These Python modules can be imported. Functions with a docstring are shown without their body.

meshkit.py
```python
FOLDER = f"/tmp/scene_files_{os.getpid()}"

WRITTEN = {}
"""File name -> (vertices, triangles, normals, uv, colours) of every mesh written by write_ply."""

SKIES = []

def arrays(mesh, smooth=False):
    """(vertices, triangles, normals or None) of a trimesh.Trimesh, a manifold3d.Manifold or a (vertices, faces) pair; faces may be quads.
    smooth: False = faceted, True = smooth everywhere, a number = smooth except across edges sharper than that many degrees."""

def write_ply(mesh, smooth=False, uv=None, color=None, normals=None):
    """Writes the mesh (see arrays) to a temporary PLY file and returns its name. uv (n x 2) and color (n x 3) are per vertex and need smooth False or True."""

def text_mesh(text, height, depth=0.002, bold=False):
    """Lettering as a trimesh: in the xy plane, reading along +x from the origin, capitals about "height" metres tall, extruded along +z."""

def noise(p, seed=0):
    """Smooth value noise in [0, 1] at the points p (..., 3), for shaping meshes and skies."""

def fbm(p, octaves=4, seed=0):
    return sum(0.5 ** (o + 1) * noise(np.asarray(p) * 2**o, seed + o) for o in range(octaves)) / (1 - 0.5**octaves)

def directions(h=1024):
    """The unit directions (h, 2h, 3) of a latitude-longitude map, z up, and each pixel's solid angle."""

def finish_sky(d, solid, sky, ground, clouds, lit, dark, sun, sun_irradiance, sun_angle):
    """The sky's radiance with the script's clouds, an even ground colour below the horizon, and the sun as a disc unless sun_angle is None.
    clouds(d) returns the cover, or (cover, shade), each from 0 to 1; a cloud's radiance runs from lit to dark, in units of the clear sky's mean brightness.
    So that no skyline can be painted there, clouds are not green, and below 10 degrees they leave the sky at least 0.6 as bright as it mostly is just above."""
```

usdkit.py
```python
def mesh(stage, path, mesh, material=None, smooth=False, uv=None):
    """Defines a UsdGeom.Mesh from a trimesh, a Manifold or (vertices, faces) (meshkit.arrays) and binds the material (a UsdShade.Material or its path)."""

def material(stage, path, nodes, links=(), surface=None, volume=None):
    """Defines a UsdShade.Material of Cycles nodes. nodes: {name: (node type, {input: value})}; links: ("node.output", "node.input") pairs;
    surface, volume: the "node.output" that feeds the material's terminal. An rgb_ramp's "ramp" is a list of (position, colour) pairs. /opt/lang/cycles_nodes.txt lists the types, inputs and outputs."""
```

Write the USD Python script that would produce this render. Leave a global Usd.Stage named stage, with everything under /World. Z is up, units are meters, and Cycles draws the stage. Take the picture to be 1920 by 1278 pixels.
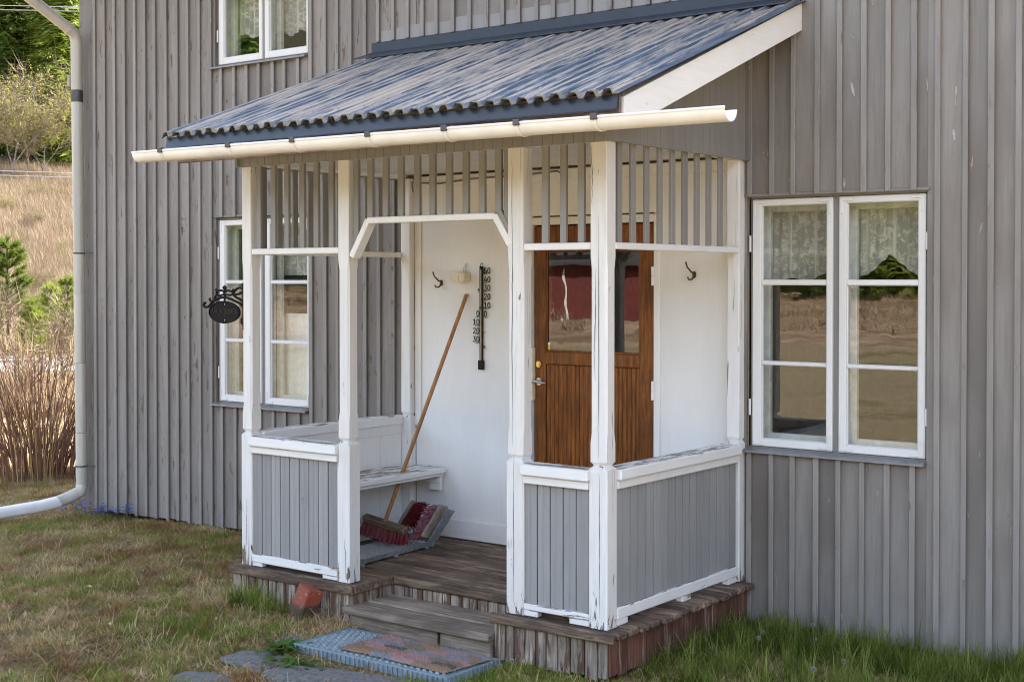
import math, random
import numpy as np, trimesh, usdkit, meshkit
from pxr import Usd, UsdGeom, UsdLux, UsdShade, Sdf, Gf, Vt

# ---------------------------------------------------------------- camera, sky, sun, exposure
stage = Usd.Stage.CreateInMemory()
UsdGeom.SetStageUpAxis(stage, UsdGeom.Tokens.z)
UsdGeom.SetStageMetersPerUnit(stage, 1.0)
UsdGeom.Xform.Define(stage, '/World')
UsdGeom.Scope.Define(stage, '/World/Looks')
EXPOSURE = 2.58
SKY_STRENGTH = 0.15
SUN_INTENSITY = 1.0
SUN_DIR = np.array([0.30, 0.853, 1.0]); SUN_DIR /= np.linalg.norm(SUN_DIR)
EYE = np.array([3.6569, -6.8517, 1.6924]); YAW, PITCH = 0.6347, 0.0155
cam = UsdGeom.Camera.Define(stage, '/World/camera')
fw = np.array([-math.sin(YAW) * math.cos(PITCH), math.cos(YAW) * math.cos(PITCH), -math.sin(PITCH)])
rt = np.array([math.cos(YAW), math.sin(YAW), 0.0]); upv = np.cross(rt, fw)
cm = Gf.Matrix4d(*rt, 0, *upv, 0, *(-fw), 0, *EYE, 1)
cam.AddTransformOp().Set(cm)
cam.CreateHorizontalApertureAttr(36.0); cam.CreateVerticalApertureAttr(36.0 * 681 / 1024)
cam.CreateFocalLengthAttr(2561.65 / 1920 * 36)
cam.CreateHorizontalApertureOffsetAttr((960 - 1026.84) / 1920 * 36)
cam.CreateVerticalApertureOffsetAttr(-(639 - 562.9) / 1920 * 36)
cam.CreateClippingRangeAttr(Gf.Vec2f(0.1, 2000))
cam.CreateExposureAttr(EXPOSURE)

SUN_EL = math.asin(SUN_DIR[2]); SUN_ROT = math.atan2(SUN_DIR[0], SUN_DIR[1])
# a spring sky with an unseen veil of broken cloud, added to whiten its light
sky_mat = usdkit.material(stage, '/World/Looks/sky', {
    'sky': ('sky_texture', {'sky_type': 'single_scattering', 'sun_disc': False, 'sun_elevation': SUN_EL, 'sun_rotation': SUN_ROT}),
    'co': ('texture_coordinate', {}),
    'cl': ('noise_texture', {'scale': 3.0, 'detail': 6.0, 'roughness': 0.55}),
    'cover': ('map_range', {'range_type': 'smoothstep', 'from_min': 0.36, 'from_max': 0.64, 'to_min': 0.12, 'to_max': 0.85}),
    'bw': ('rgb_to_bw', {}), 'gain': ('math', {'math_type': 'multiply', 'value2': 1.05}),
    'grey': ('combine_color', {}), 'tint': ('mix_color', {'blend_type': 'multiply', 'fac': 1.0, 'b': (1.0, 1.0, 1.0), 'use_clamp': False}),
    'mix': ('mix_color', {'blend_type': 'mix', 'use_clamp': False}),
    'bg': ('background_shader', {'strength': SKY_STRENGTH})},
    [('co.generated', 'cl.vector'), ('cl.fac', 'cover.value'), ('sky.color', 'bw.color'), ('bw.val', 'gain.value1'), ('gain.value', 'grey.r'), ('gain.value', 'grey.g'), ('gain.value', 'grey.b'), ('grey.color', 'tint.a'),
     ('cover.result', 'mix.fac'), ('sky.color', 'mix.a'), ('tint.result', 'mix.b'), ('mix.result', 'bg.color')], surface='bg.background')
dome = UsdLux.DomeLight.Define(stage, '/World/sky')
UsdShade.MaterialBindingAPI.Apply(dome.GetPrim()).Bind(sky_mat)
dome.GetPrim().SetCustomDataByKey('kind', 'structure')
sun = UsdLux.DistantLight.Define(stage, '/World/sun')
sun.CreateNormalizeAttr(True); sun.CreateIntensityAttr(SUN_INTENSITY); sun.CreateAngleAttr(0.5)
sun.CreateColorAttr(Gf.Vec3f(1.0, 0.93, 0.82))
zx = SUN_DIR; xx = np.cross([0, 0, 1], zx); xx /= np.linalg.norm(xx); yx = np.cross(zx, xx)
sun.AddTransformOp().Set(Gf.Matrix4d(*xx, 0, *yx, 0, *zx, 0, 0, 0, 30, 1))

R = np.random.default_rng(7)
rnd = random.Random(11)

# ---------------------------------------------------------------- material builder
class L(str): pass
class Node:
    def __init__(s, n): s.n = n
    def __getattr__(s, k): return L(s.n + '.' + k)
class NB:
    def __init__(s): s.nodes, s.links = {}, []
    def __call__(s, kind, **inp):
        n = 'n%d' % len(s.nodes); v = {}
        for k, x in inp.items():
            if isinstance(x, L): s.links.append((str(x), n + '.' + k))
            else: v[k] = x
        s.nodes[n] = (kind, v); return Node(n)
    def math(s, op, a, b=0.0, c=0.0, clamp=False): return s('math', math_type=op, value1=a, value2=b, value3=c, use_clamp=clamp).value
    def ramp(s, x, lo, hi, a=0.0, b=1.0): return s('map_range', range_type='smoothstep', value=x, from_min=lo, from_max=hi, to_min=a, to_max=b).result
    def mixc(s, f, a, b, t='mix'): return s('mix_color', blend_type=t, fac=f, a=a, b=b).result
    def pos(s, sc=(1, 1, 1), jitter=True):
        v = s('geometry').position
        if jitter:
            r = s('object_info').random
            o = s('combine_xyz', x=s.math('multiply', r, 37.0), y=s.math('multiply', r, 91.0), z=s.math('multiply', r, 53.0)).vector
            v = s('vector_math', math_type='add', vector1=v, vector2=o).vector
        return s('mapping', mapping_type='point', vector=v, scale=sc).vector
    def noise(s, v, scale=1.0, detail=3.0, rough=0.55, dist=0.0): return s('noise_texture', vector=v, scale=scale, detail=detail, roughness=rough, distortion=dist).fac
MATS = {}
def done(name, b, out): MATS[name] = usdkit.material(stage, '/World/Looks/' + name, b.nodes, b.links, surface=str(out)); return MATS[name]

AX = {'z': (1, 1, .06), 'x': (.06, 1, 1), 'y': (1, .06, 1)}
def painted(name, base, under=(.16, .12, .09), peel=0.0, top=0.0, low=0.0, axis='z', rough=.55, crack=0.0, vary=.12, dirt=.25, grain=.3, dirtcol=None, lowz=.22):
    """Painted wood: tone by board, grain, dirt, cracks, and paint lost where 'peel' (all over), 'top' (faces that catch rain) and 'low' (near the deck) say."""
    b = NB(); a = AX[axis]; p = b.pos(a)
    g = b.noise(p, 60, 4, .6); big = b.noise(b.pos((1, 1, .35) if axis == 'z' else (1, 1, 1)), 3.2, 3)
    r = b('object_info').random
    tone = b.math('add', b.math('multiply', r, vary * 2), 1 - vary)
    col = b.mixc(b.ramp(big, .35, .7, 0, dirt), base, dirtcol or tuple(c * .62 for c in base))
    col = b.mixc(b.ramp(g, .35, .8, 0, grain), col, tuple(c * .68 for c in base))
    col = b('mix_color', blend_type='multiply', fac=1.0, a=col, b=b('combine_color', r=tone, g=tone, b=tone).color).result
    height = b.math('multiply', g, .35)
    mask = None
    if peel or top or low:
        fl = b.noise(b.pos(tuple(max(q, .22) for q in a)), 26, 5, .62, .4)
        th = peel
        if top:
            nz = b('separate_xyz', vector=b('geometry').normal).z
            th = b.math('add', b.math('multiply', b.ramp(nz, .5, .95), top), th)
        if low:
            z = b('separate_xyz', vector=b('geometry').position).z
            th = b.math('add', b.ramp(z, .0, lowz, low, 0.0), th)
        e = b.math('add', fl, th)
        mask = b.ramp(e, .735, .765)
        ug = b.mixc(b.ramp(g, .3, .75), tuple(c * .6 for c in under), tuple(min(1, c * 1.7) for c in under))
        col = b.mixc(mask, col, ug)
        height = b.math('subtract', height, b.math('multiply', mask, .9))
    if crack:
        cn = b.noise(b.pos(tuple(q * (1 if q == 1 else .35) for q in a)), 10.3, 2, .5)
        cr = b.ramp(b.math('absolute', b.math('subtract', cn, .5)), .0, .0065 * crack, 1, 0)
        sel = b.ramp(b.noise(b.pos((1, 1, .6)), 6, 2), .5, .6)
        cr = b.math('multiply', cr, sel)
        col = b.mixc(cr, col, (.16, .13, .10)); height = b.math('subtract', height, b.math('multiply', cr, .8))
    bp = b('bump', height=height, strength=.55, distance=.0035).normal
    pr = b('principled_bsdf', base_color=col, roughness=rough, normal=bp, specular_ior_level=.35)
    return done(name, b, pr.BSDF)

def rawwood(name, dark, light, axis='x', rough=.75, vary=.25, patch=None, pamt=.5, plo=.45, phi=.6, pscale=7, scale=70):
    b = NB(); p = b.pos(AX[axis]); g = b.noise(p, scale, 5, .65, .3); big = b.noise(b.pos((1, 1, 1)), 4, 3)
    col = b.mixc(b.ramp(g, .3, .72), dark, light)
    col = b.mixc(b.ramp(big, .4, .7, 0, .55), col, tuple(c * .7 for c in dark))
    if patch is not None:
        pm = b.noise(b.pos(tuple(max(q, .15) for q in AX[axis])), pscale * 3, 5, .65, .5)
        col = b.mixc(b.ramp(pm, plo, phi, 0, pamt), col, patch)
    tone = b.math('add', b.math('multiply', b('object_info').random, vary * 2), 1 - vary)
    col = b('mix_color', blend_type='multiply', fac=1.0, a=col, b=b('combine_color', r=tone, g=tone, b=tone).color).result
    bp = b('bump', height=g, strength=.7, distance=.004).normal
    return done(name, b, b('principled_bsdf', base_color=col, roughness=rough, normal=bp, specular_ior_level=.25).BSDF)

def plain(name, col, rough=.5, metal=0.0, var=.1, scale=20, bump=0.0, spec=.5, axis=None):
    b = NB(); n = b.noise(b.pos(AX[axis] if axis else (1, 1, 1)), scale, 4)
    c = b.mixc(b.ramp(n, .3, .75), col, tuple(q * (1 - 2.2 * var) for q in col))
    kw = {}
    if bump: kw['normal'] = b('bump', height=n, strength=.5, distance=bump).normal
    return done(name, b, b('principled_bsdf', base_color=c, roughness=rough, metallic=metal, specular_ior_level=spec, **kw).BSDF)

painted('siding', (.248, .229, .209), under=(.30, .24, .19), peel=.075, rough=.6, vary=.13, dirt=.7, grain=.65, dirtcol=(.145, .122, .106))
painted('siding_worn', (.255, .229, .207), under=(.13, .10, .08), peel=.128, rough=.65, vary=.14, dirt=.55, grain=.95, dirtcol=(.145, .117, .10))
painted('batten_grey', (.272, .251, .231), under=(.22, .18, .15), peel=.10, rough=.6, vary=.10, dirt=.4, grain=.6)
painted('gable_grey', (.242, .232, .222), rough=.5, vary=.04, dirt=.12, grain=.15)
painted('slat_grey', (.255, .243, .231), under=(.16, .12, .1), peel=.03, rough=.5, vary=.06, dirt=.15, grain=.25)
painted('panel_grey', (.30, .298, .292), under=(.2, .17, .14), peel=.05, rough=.6, vary=.09, dirt=.25, grain=.5)
painted('white_paint', (.73, .715, .69), under=(.17, .13, .10), peel=.055, top=.17, low=.17, rough=.5, crack=1.05, vary=.03, dirt=.30, grain=.38, dirtcol=(.56, .52, .46))
painted('white_rail', (.76, .75, .73), under=(.24, .20, .17), peel=.045, top=.205, low=.10, axis='x', rough=.5, vary=.03, dirt=.15, grain=.2, lowz=.12)
painted('white_rail_side', (.76, .75, .73), under=(.24, .20, .17), peel=.045, top=.205, low=.06, axis='y', rough=.5, vary=.03, dirt=.15, grain=.2, lowz=.12)
painted('white_smooth', (.76, .745, .72), rough=.5, vary=.02, dirt=.18, grain=.10)
painted('white_window', (.72, .71, .69), under=(.3, .26, .2), peel=-.0, low=.0, top=.1, rough=.45, vary=.03, dirt=.15, grain=.12)
painted('white_board', (.74, .72, .69), under=(.3, .26, .22), peel=.02, rough=.5, vary=.03, dirt=.12, grain=.15)
painted('barge_white', (.86, .86, .85), under=(.15, .12, .1), peel=.045, axis='y', rough=.5, vary=.01, dirt=.12, grain=.2)
rawwood('deck', (.065, .042, .030), (.23, .16, .115), 'x', vary=.36, patch=(.34, .25, .17), pamt=.55, plo=.52, phi=.64)
rawwood('step_wood', (.14, .11, .085), (.38, .315, .245), 'x', vary=.25)
rawwood('skirt_front', (.17, .135, .105), (.46, .40, .335), 'z', vary=.22, patch=(.085, .045, .028), pamt=.92, plo=.46, phi=.58, pscale=6)
rawwood('skirt_side', (.10, .042, .028), (.20, .095, .066), 'z', vary=.22, patch=(.34, .28, .24), pamt=.75, plo=.56, phi=.68, pscale=6)
rawwood('plank_end', (.10, .045, .03), (.24, .12, .08), 'x', vary=.25)
rawwood('fascia_wood', (.14, .10, .075), (.30, .22, .17), 'x')
rawwood('door_wood', (.10, .032, .009), (.29, .10, .023), 'z', rough=.32, vary=.10, scale=80)
rawwood('broom_wood', (.30, .13, .045), (.50, .25, .10), 'z', rough=.4)
rawwood('brush_wood', (.12, .08, .05), (.24, .17, .11), 'x')
rawwood('brush_board_wood', (.20, .16, .13), (.38, .32, .27), 'z')
rawwood('pole_wood', (.1, .08, .06), (.2, .16, .12), 'z')
plain('black_iron', (.008, .007, .007), .6, 0, .2, 40, .001, .15)
plain('black_plastic', (.008, .008, .009), .45, 0, .1, 20, 0, .2)
plain('navy_metal', (.022, .030, .046), .33, 0, .12, 6)
plain('gutter_cream', (.80, .765, .69), .32, 0, .06, 5)
plain('gutter_clip', (.10, .10, .10), .45, .6)
plain('pipe_cream', (.56, .525, .45), .45, 0, .14, 9, axis='z')
plain('pipe_white', (.78, .76, .76), .4, 0, .05, 6)
plain('dark_gap', (.015, .013, .012), .9)
plain('galvanised', (.42, .45, .46), .42, .75, .18, 30)
plain('grate_steel', (.24, .325, .39), .5, .35, .15, 26, .001)
plain('steel', (.55, .54, .52), .25, .95, .05)
plain('brass', (.70, .50, .24), .25, .95, .05)
plain('bronze', (.10, .06, .03), .4, .6)
plain('bristle_red', (.21, .012, .022), .5, 0, .3, 60)
plain('bristle_pink', (.36, .13, .17), .55, 0, .3, 60)
plain('sill_metal', (.25, .25, .26), .4, .3, .1)
plain('cable_grey', (.16, .14, .13), .6)
plain('stone', (.17, .165, .16), .85, 0, .25, 45, .01)
plain('interior_beige', (.26, .21, .14), .8)
plain('interior_dark', (.10, .075, .05), .8)
plain('interior_white', (.74, .75, .70), .6)
plain('table_dark', (.03, .022, .018), .35)
plain('shed_red', (.13, .020, .016), .75, 0, .15, 8, axis='z')
plain('shed_white', (.75, .73, .7), .6)
plain('shed_roof', (.035, .035, .038), .7)
plain('roof_tile', (.06, .05, .05), .8)
plain('road_asphalt', (.23, .225, .22), .85, 0, .1, 3)
plain('wire', (.32, .32, .33), .5)
plain('bark', (.085, .065, .05), .9, 0, .25, 12, .02, axis='z')
plain('birch_bark', (.24, .20, .165), .8, 0, .3, 9, .01)
plain('sticker_yellow', (.85, .55, .02), .4, 0, .02)
plain('sticker_white', (.8, .8, .8), .4, 0, .02)
plain('letters_black', (.008, .008, .008), .6, 0, .1, 20, 0, .15)
plain('sign_letters', (.030, .024, .020), .5, 0, .1, 20, 0, .3)
plain('paint_smear', (.46, .45, .43), .7, 0, .2, 60)
plain('lamp_box', (.74, .66, .50), .5, 0, .08)
plain('curtain_white', (.82, .80, .75), .8, 0, .06, 30)
plain('flower_blue', (.04, .09, .55), .5, 0, .2, 80)
plain('seed_white', (.36, .34, .31), .9, 0, .1, 90)

def roof_paint():
    b = NB(); P_ = b('separate_xyz', vector=b('geometry').position)
    ph = b.math('fraction', b.math('multiply', b.math('add', P_.x, 2.765), 1 / .0945))
    ridge = b.math('multiply', b.ramp(ph, .20, .36), b.ramp(ph, .78, .92, 1, 0))
    rib = b.math('floor', b.math('multiply', b.math('add', P_.x, 2.78), 1 / .0945))
    rv = b('white_noise_texture', dimensions='1D', w=rib).value
    st = b.noise(b('combine_xyz', x=b.math('multiply', P_.x, 58.0), y=b.math('add', b.math('multiply', P_.y, .6), b.math('multiply', rv, 9.0)), z=0.0).vector, 1.0, 5, .62)
    st2 = b.noise(b.pos((1, .045, .045), False), 95, 4, .65); fine = b.noise(b.pos((1, .3, .3), False), 80, 4, .7)
    big = b.noise(b.pos((1, .6, .6), False), 2.2, 3)
    m = b.math('add', b.math('add', b.math('multiply', st, .58), b.math('multiply', st2, .32)), b.math('add', b.math('multiply', fine, .06), b.math('add', b.math('multiply', ridge, .055), b.math('multiply', big, .12))))
    mask = b.ramp(m, .565, .635, 0, .9)
    tan = b.mixc(fine, (.42, .335, .26), (.66, .54, .43))
    blue = b.mixc(b.ramp(st2, .3, .7), (.070, .094, .132), (.185, .23, .29))
    valley_shade_grime = b.math('multiply', b.ramp(ph, .08, .17, 0, 1), b.ramp(ph, .17, .30, 1, 0))  # shade between the ribs painted as dark valley lines, along with dirt
    moss = b.ramp(b.math('add', b.ramp(P_.y, -1.87, -1.80, .35, 0), fine), .74, .82)
    tan = b.mixc(moss, tan, (.26, .22, .12))
    mk = b.math('maximum', mask, b.math('multiply', moss, .8))
    col = b.mixc(mk, blue, tan); col = b.mixc(b.math('multiply', valley_shade_grime, .7), col, (.022, .024, .028))
    bp = b('bump', height=b.math('add', b.math('multiply', mk, -.6), b.math('multiply', fine, .4)), strength=.4, distance=.002).normal
    done('roof_paint', b, b('principled_bsdf', base_color=col, roughness=b.ramp(mk, 0, 1, .36, .7), normal=bp).BSDF)
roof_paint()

def glass():
    b = NB(); n = b.noise(b.pos((1, 1, .5)), 5.0, 2)
    bp = b('bump', height=n, strength=.35, distance=.0016).normal
    f = b.math('multiply', b('fresnel', IOR=2.0).fac, b.math('subtract', 1.0, b('geometry').backfacing))
    g = b('glossy_bsdf', color=(.95, .97, .96), roughness=0.0, normal=bp).BSDF
    t = b('transparent_bsdf', color=(.95, .957, .945)).BSDF
    done('glass', b, b('mix_closure', fac=f, closure1=t, closure2=g).closure)
glass()

def lace():
    b = NB(); p = b.pos((1, 1, 1), False)
    s = b('separate_xyz', vector=p)
    hx = b.math('sine', b.math('multiply', s.x, 560.0)); hz = b.math('sine', b.math('multiply', s.z, 560.0))
    holes = b.ramp(b.math('multiply', hx, hz), -.2, .3)
    rose = b.ramp(b.noise(b.pos((1, .01, 1), False), 21.0, 4, .7, 1.2), .50, .54)
    band = b.ramp(b.math('sine', b.math('multiply', s.x, 41.0)), .86, .93)
    cover = b.math('maximum', b.math('maximum', rose, band), b.math('add', b.math('multiply', holes, .5), .38))
    cover = b.math('multiply', cover, .96)
    d = b('mix_closure', fac=.2, closure1=b('diffuse_bsdf', color=(.86, .85, .80)).BSDF, closure2=b('translucent_bsdf', color=(.8, .79, .74)).BSDF).closure
    done('lace', b, b('mix_closure', fac=cover, closure1=b('transparent_bsdf').BSDF, closure2=d).closure)
lace()

def rug_mat():
    b = NB(); v = b.pos((1, 1, 1), False); s = b('separate_xyz', vector=v)
    row = b.math('floor', b.math('multiply', s.y, 23.0)); 
    cx = b.math('floor', b.math('add', b.math('multiply', s.x, 7.0), b.math('multiply', row, .37)))
    w = b('white_noise_texture', dimensions='3D', vector=b('combine_xyz', x=cx, y=row, z=0.0).vector).value
    c = b('rgb_ramp', fac=w, interpolate=False, ramp=[(0, (.25, .185, .13)), (.22, (.40, .24, .24)), (.38, (.10, .09, .08)), (.55, (.32, .20, .125)), (.72, (.23, .25, .28)), (.86, (.28, .20, .145))]).color
    f = b.noise(v, 160, 3); c = b.mixc(b.ramp(f, .3, .7, 0, .55), c, (.12, .09, .07))
    done('rug', b, b('principled_bsdf', base_color=c, roughness=.95, specular_ior_level=.1, normal=b('bump', height=f, strength=.8, distance=.006).normal).BSDF)
rug_mat()

def brick_mat():
    b = NB(); n = b.noise(b.pos((1, 1, 1), False), 22, 4); c = b.mixc(b.ramp(n, .4, .65), (.24, .042, .018), (.19, .05, .028))
    c = b.mixc(b.ramp(b.noise(b.pos((1, 1, 1), False), 30, 4), .60, .68, 0, .6), c, (.42, .30, .25))
    s = b('separate_xyz', vector=b('geometry').position)
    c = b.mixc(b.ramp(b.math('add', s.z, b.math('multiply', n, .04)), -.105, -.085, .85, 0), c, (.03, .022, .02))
    done('brick_red', b, b('principled_bsdf', base_color=c, roughness=.6, normal=b('bump', height=n, strength=.5, distance=.004).normal).BSDF)
brick_mat()

def ground_mat():
    b = NB(); v = b.pos((1, 1, 1), False)
    n1 = b.noise(v, .55, 4); n2 = b.noise(v, 9, 5, .7); n3 = b.noise(v, 60, 4, .7)
    r = b('vector_math', math_type='length', vector1=b('mapping', vector=v, scale=(1, 1, 0)).vector).value
    lawn = b.mixc(b.ramp(n2, .3, .7), (.21, .16, .09), (.36, .29, .19))
    lawn = b.mixc(b.ramp(n1, .50, .66, 0, .6), lawn, (.115, .115, .03))
    lawn = b.mixc(b.ramp(n3, .35, .7, 0, .5), lawn, (.10, .075, .045))
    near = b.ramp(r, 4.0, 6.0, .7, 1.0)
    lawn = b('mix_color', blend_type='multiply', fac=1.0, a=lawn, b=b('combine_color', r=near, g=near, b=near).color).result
    heath = b.mixc(b.ramp(b.noise(v, .25, 5, .7), .35, .65), (.21, .135, .085), (.37, .27, .185))
    heath = b.mixc(b.ramp(b.noise(v, 1.6, 4, .7), .45, .7, 0, .8), heath, (.13, .075, .05))
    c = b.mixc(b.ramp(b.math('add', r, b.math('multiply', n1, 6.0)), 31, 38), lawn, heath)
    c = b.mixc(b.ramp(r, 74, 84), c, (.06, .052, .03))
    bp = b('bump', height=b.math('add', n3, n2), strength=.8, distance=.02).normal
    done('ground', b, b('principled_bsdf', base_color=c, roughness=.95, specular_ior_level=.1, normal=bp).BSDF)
ground_mat()

def leafy(name, cols, trans=.35, rough=.6, per='island'):
    b = NB(); r1 = b('geometry').random_per_island; r2 = b('object_info').random
    f = b.math('fract' if False else 'fraction', b.math('add', b.math('multiply', r1, .7), b.math('multiply', r2, 1.3)))
    n = len(cols); c = b('rgb_ramp', fac=f, ramp=[(i / max(1, n - 1), q) for i, q in enumerate(cols)]).color
    d = b('principled_bsdf', base_color=c, roughness=rough, specular_ior_level=.25).BSDF
    t = b('translucent_bsdf', color=c).BSDF
    done(name, b, b('mix_closure', fac=trans, closure1=d, closure2=t).closure)
def dryblade():
    b = NB(); r1 = b('geometry').random_per_island; r2 = b('object_info').random
    f = b.math('fraction', b.math('add', b.math('multiply', r1, .7), b.math('multiply', r2, 1.3)))
    c = b('rgb_ramp', fac=f, ramp=[(0, (.24, .16, .07)), (.3, (.60, .44, .20)), (.55, (.85, .68, .38)), (.75, (.34, .23, .11)), (1, (.70, .54, .27))]).color
    n = b.noise(b.pos((1, 1, 0), False), 2.3, 4, .65)
    c = b('mix_color', blend_type='multiply', fac=b.ramp(n, .44, .62), a=c, b=(.62, .46, .36)).result
    n2 = b.noise(b.pos((1, 1, 0), False), 5.5, 3, .6); c = b('mix_color', blend_type='multiply', fac=b.ramp(n2, .5, .68, 0, .8), a=c, b=(.55, .60, .42)).result
    done('dry_blade', b, b('mix_closure', fac=.4, closure1=b('principled_bsdf', base_color=c, roughness=.6, specular_ior_level=.25).BSDF, closure2=b('translucent_bsdf', color=c).BSDF).closure)
dryblade()
leafy('green_blade', [(.12, .16, .02), (.22, .28, .04), (.33, .38, .07), (.14, .19, .025)], .45)
leafy('tall_blade', [(.06, .10, .012), (.18, .24, .04), (.36, .39, .10), (.12, .175, .025)], .5)
leafy('straw_blade', [(.45, .31, .15), (.70, .54, .30), (.82, .68, .44)], .4)
leafy('spruce_needle', [(.04, .075, .012), (.12, .17, .022), (.20, .25, .03), (.07, .11, .016)], .45)
leafy('larch_needle', [(.17, .26, .06), (.28, .38, .09), (.13, .20, .05)], .45)
leafy('pine_needle', [(.14, .19, .02), (.25, .31, .035), (.08, .12, .015), (.33, .38, .06)], .5)
leafy('bud_leaf', [(.26, .25, .06), (.36, .34, .10), (.22, .18, .06)], .4)
leafy('twig', [(.14, .10, .065), (.22, .165, .11), (.11, .08, .055)], .0)
leafy('red_stem', [(.15, .068, .042), (.23, .12, .075), (.18, .085, .055), (.34, .215, .13)], .0)
leafy('heath_twig', [(.26, .18, .12), (.40, .31, .21), (.11, .07, .05), (.32, .26, .14), (.18, .13, .09)], .15)
leafy('weed_leaf', [(.05, .12, .015), (.08, .17, .025), (.04, .09, .012)], .3)

# ---------------------------------------------------------------- geometry helpers
def box(x0, x1, y0, y1, z0, z1):
    v = np.array([[x, y, z] for x in (x0, x1) for y in (y0, y1) for z in (z0, z1)], float)
    f = np.array([[0, 1, 3], [0, 3, 2], [4, 6, 7], [4, 7, 5], [0, 4, 5], [0, 5, 1], [2, 3, 7], [2, 7, 6], [0, 2, 6], [0, 6, 4], [1, 5, 7], [1, 7, 3]])
    return v, f
def cat(*ms):
    vs, fs, n = [], [], 0
    for v, f in ms:
        vs.append(np.asarray(v, float)); fs.append(np.asarray(f) + n); n += len(v)
    return np.vstack(vs), np.vstack(fs)
_pts = []
for _s in np.ndindex(2, 2, 2):
    for _k in range(3): _pts.append((_s, _k))
def _cpts(x0, x1, y0, y1, z0, z1, c):
    lo, hi = np.array([x0, y0, z0], float), np.array([x1, y1, z1], float); out = []
    for s, k in _pts:
        q = np.array([(lo, hi)[s[i]][i] + (c if s[i] == 0 else -c) for i in range(3)]); q[k] = (lo, hi)[s[k]][k]; out.append(q)
    return np.array(out)
def _topo():
    p = _cpts(0, 1, 0, 1, 0, 1, .2); h = trimesh.convex.convex_hull(p)
    idx = [int(np.argmin(np.linalg.norm(p - q, axis=1))) for q in h.vertices]
    return np.array(idx)[h.faces]
CT = _topo()
def cbox(x0, x1, y0, y1, z0, z1, c=.004):
    c = min(c, .45 * min(x1 - x0, y1 - y0, z1 - z0)); return _cpts(x0, x1, y0, y1, z0, z1, c), CT
def frame_of(d):
    d = np.asarray(d, float); d = d / np.linalg.norm(d); a = np.array([0, 0, 1.0]) if abs(d[2]) < .95 else np.array([0, 1.0, 0])
    u = np.cross(a, d); u /= np.linalg.norm(u); return u, np.cross(d, u), d
def beam(p0, p1, w, h, c=.003, up=(0, 0, 1)):
    """Chamfered bar from p0 to p1, w wide (sideways), h high (towards up)."""
    p0, p1 = np.array(p0, float), np.array(p1, float); d = p1 - p0; l = np.linalg.norm(d); d /= l
    u = np.cross(up, d); u /= np.linalg.norm(u); n = np.cross(d, u)
    v, f = cbox(0, l, -w / 2, w / 2, -h / 2, h / 2, c); return p0 + v[:, :1] * d + v[:, 1:2] * u + v[:, 2:] * n, f
def tube(pts, r, n=8, cap=True):
    pts = np.asarray(pts, float); m = len(pts); r = np.broadcast_to(np.asarray(r, float), (m,))
    t = np.gradient(pts, axis=0); u, w, _ = frame_of(t[0]); v = []
    for i in range(m):
        d = t[i] / (np.linalg.norm(t[i]) + 1e-12); u = u - d * (u @ d); u /= np.linalg.norm(u); w = np.cross(d, u)
        a = np.arange(n) * 2 * np.pi / n; v.append(pts[i] + r[i] * (np.cos(a)[:, None] * u + np.sin(a)[:, None] * w))
    f = []
    for i in range(m - 1):
        for k in range(n):
            a, b = i * n + k, i * n + (k + 1) % n; f += [[a, b, b + n], [a, b + n, a + n]]
    if cap:
        for k in range(1, n - 1): f += [[0, k + 1, k], [(m - 1) * n, (m - 1) * n + k, (m - 1) * n + k + 1]]
    return np.vstack(v), np.array(f)
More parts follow.
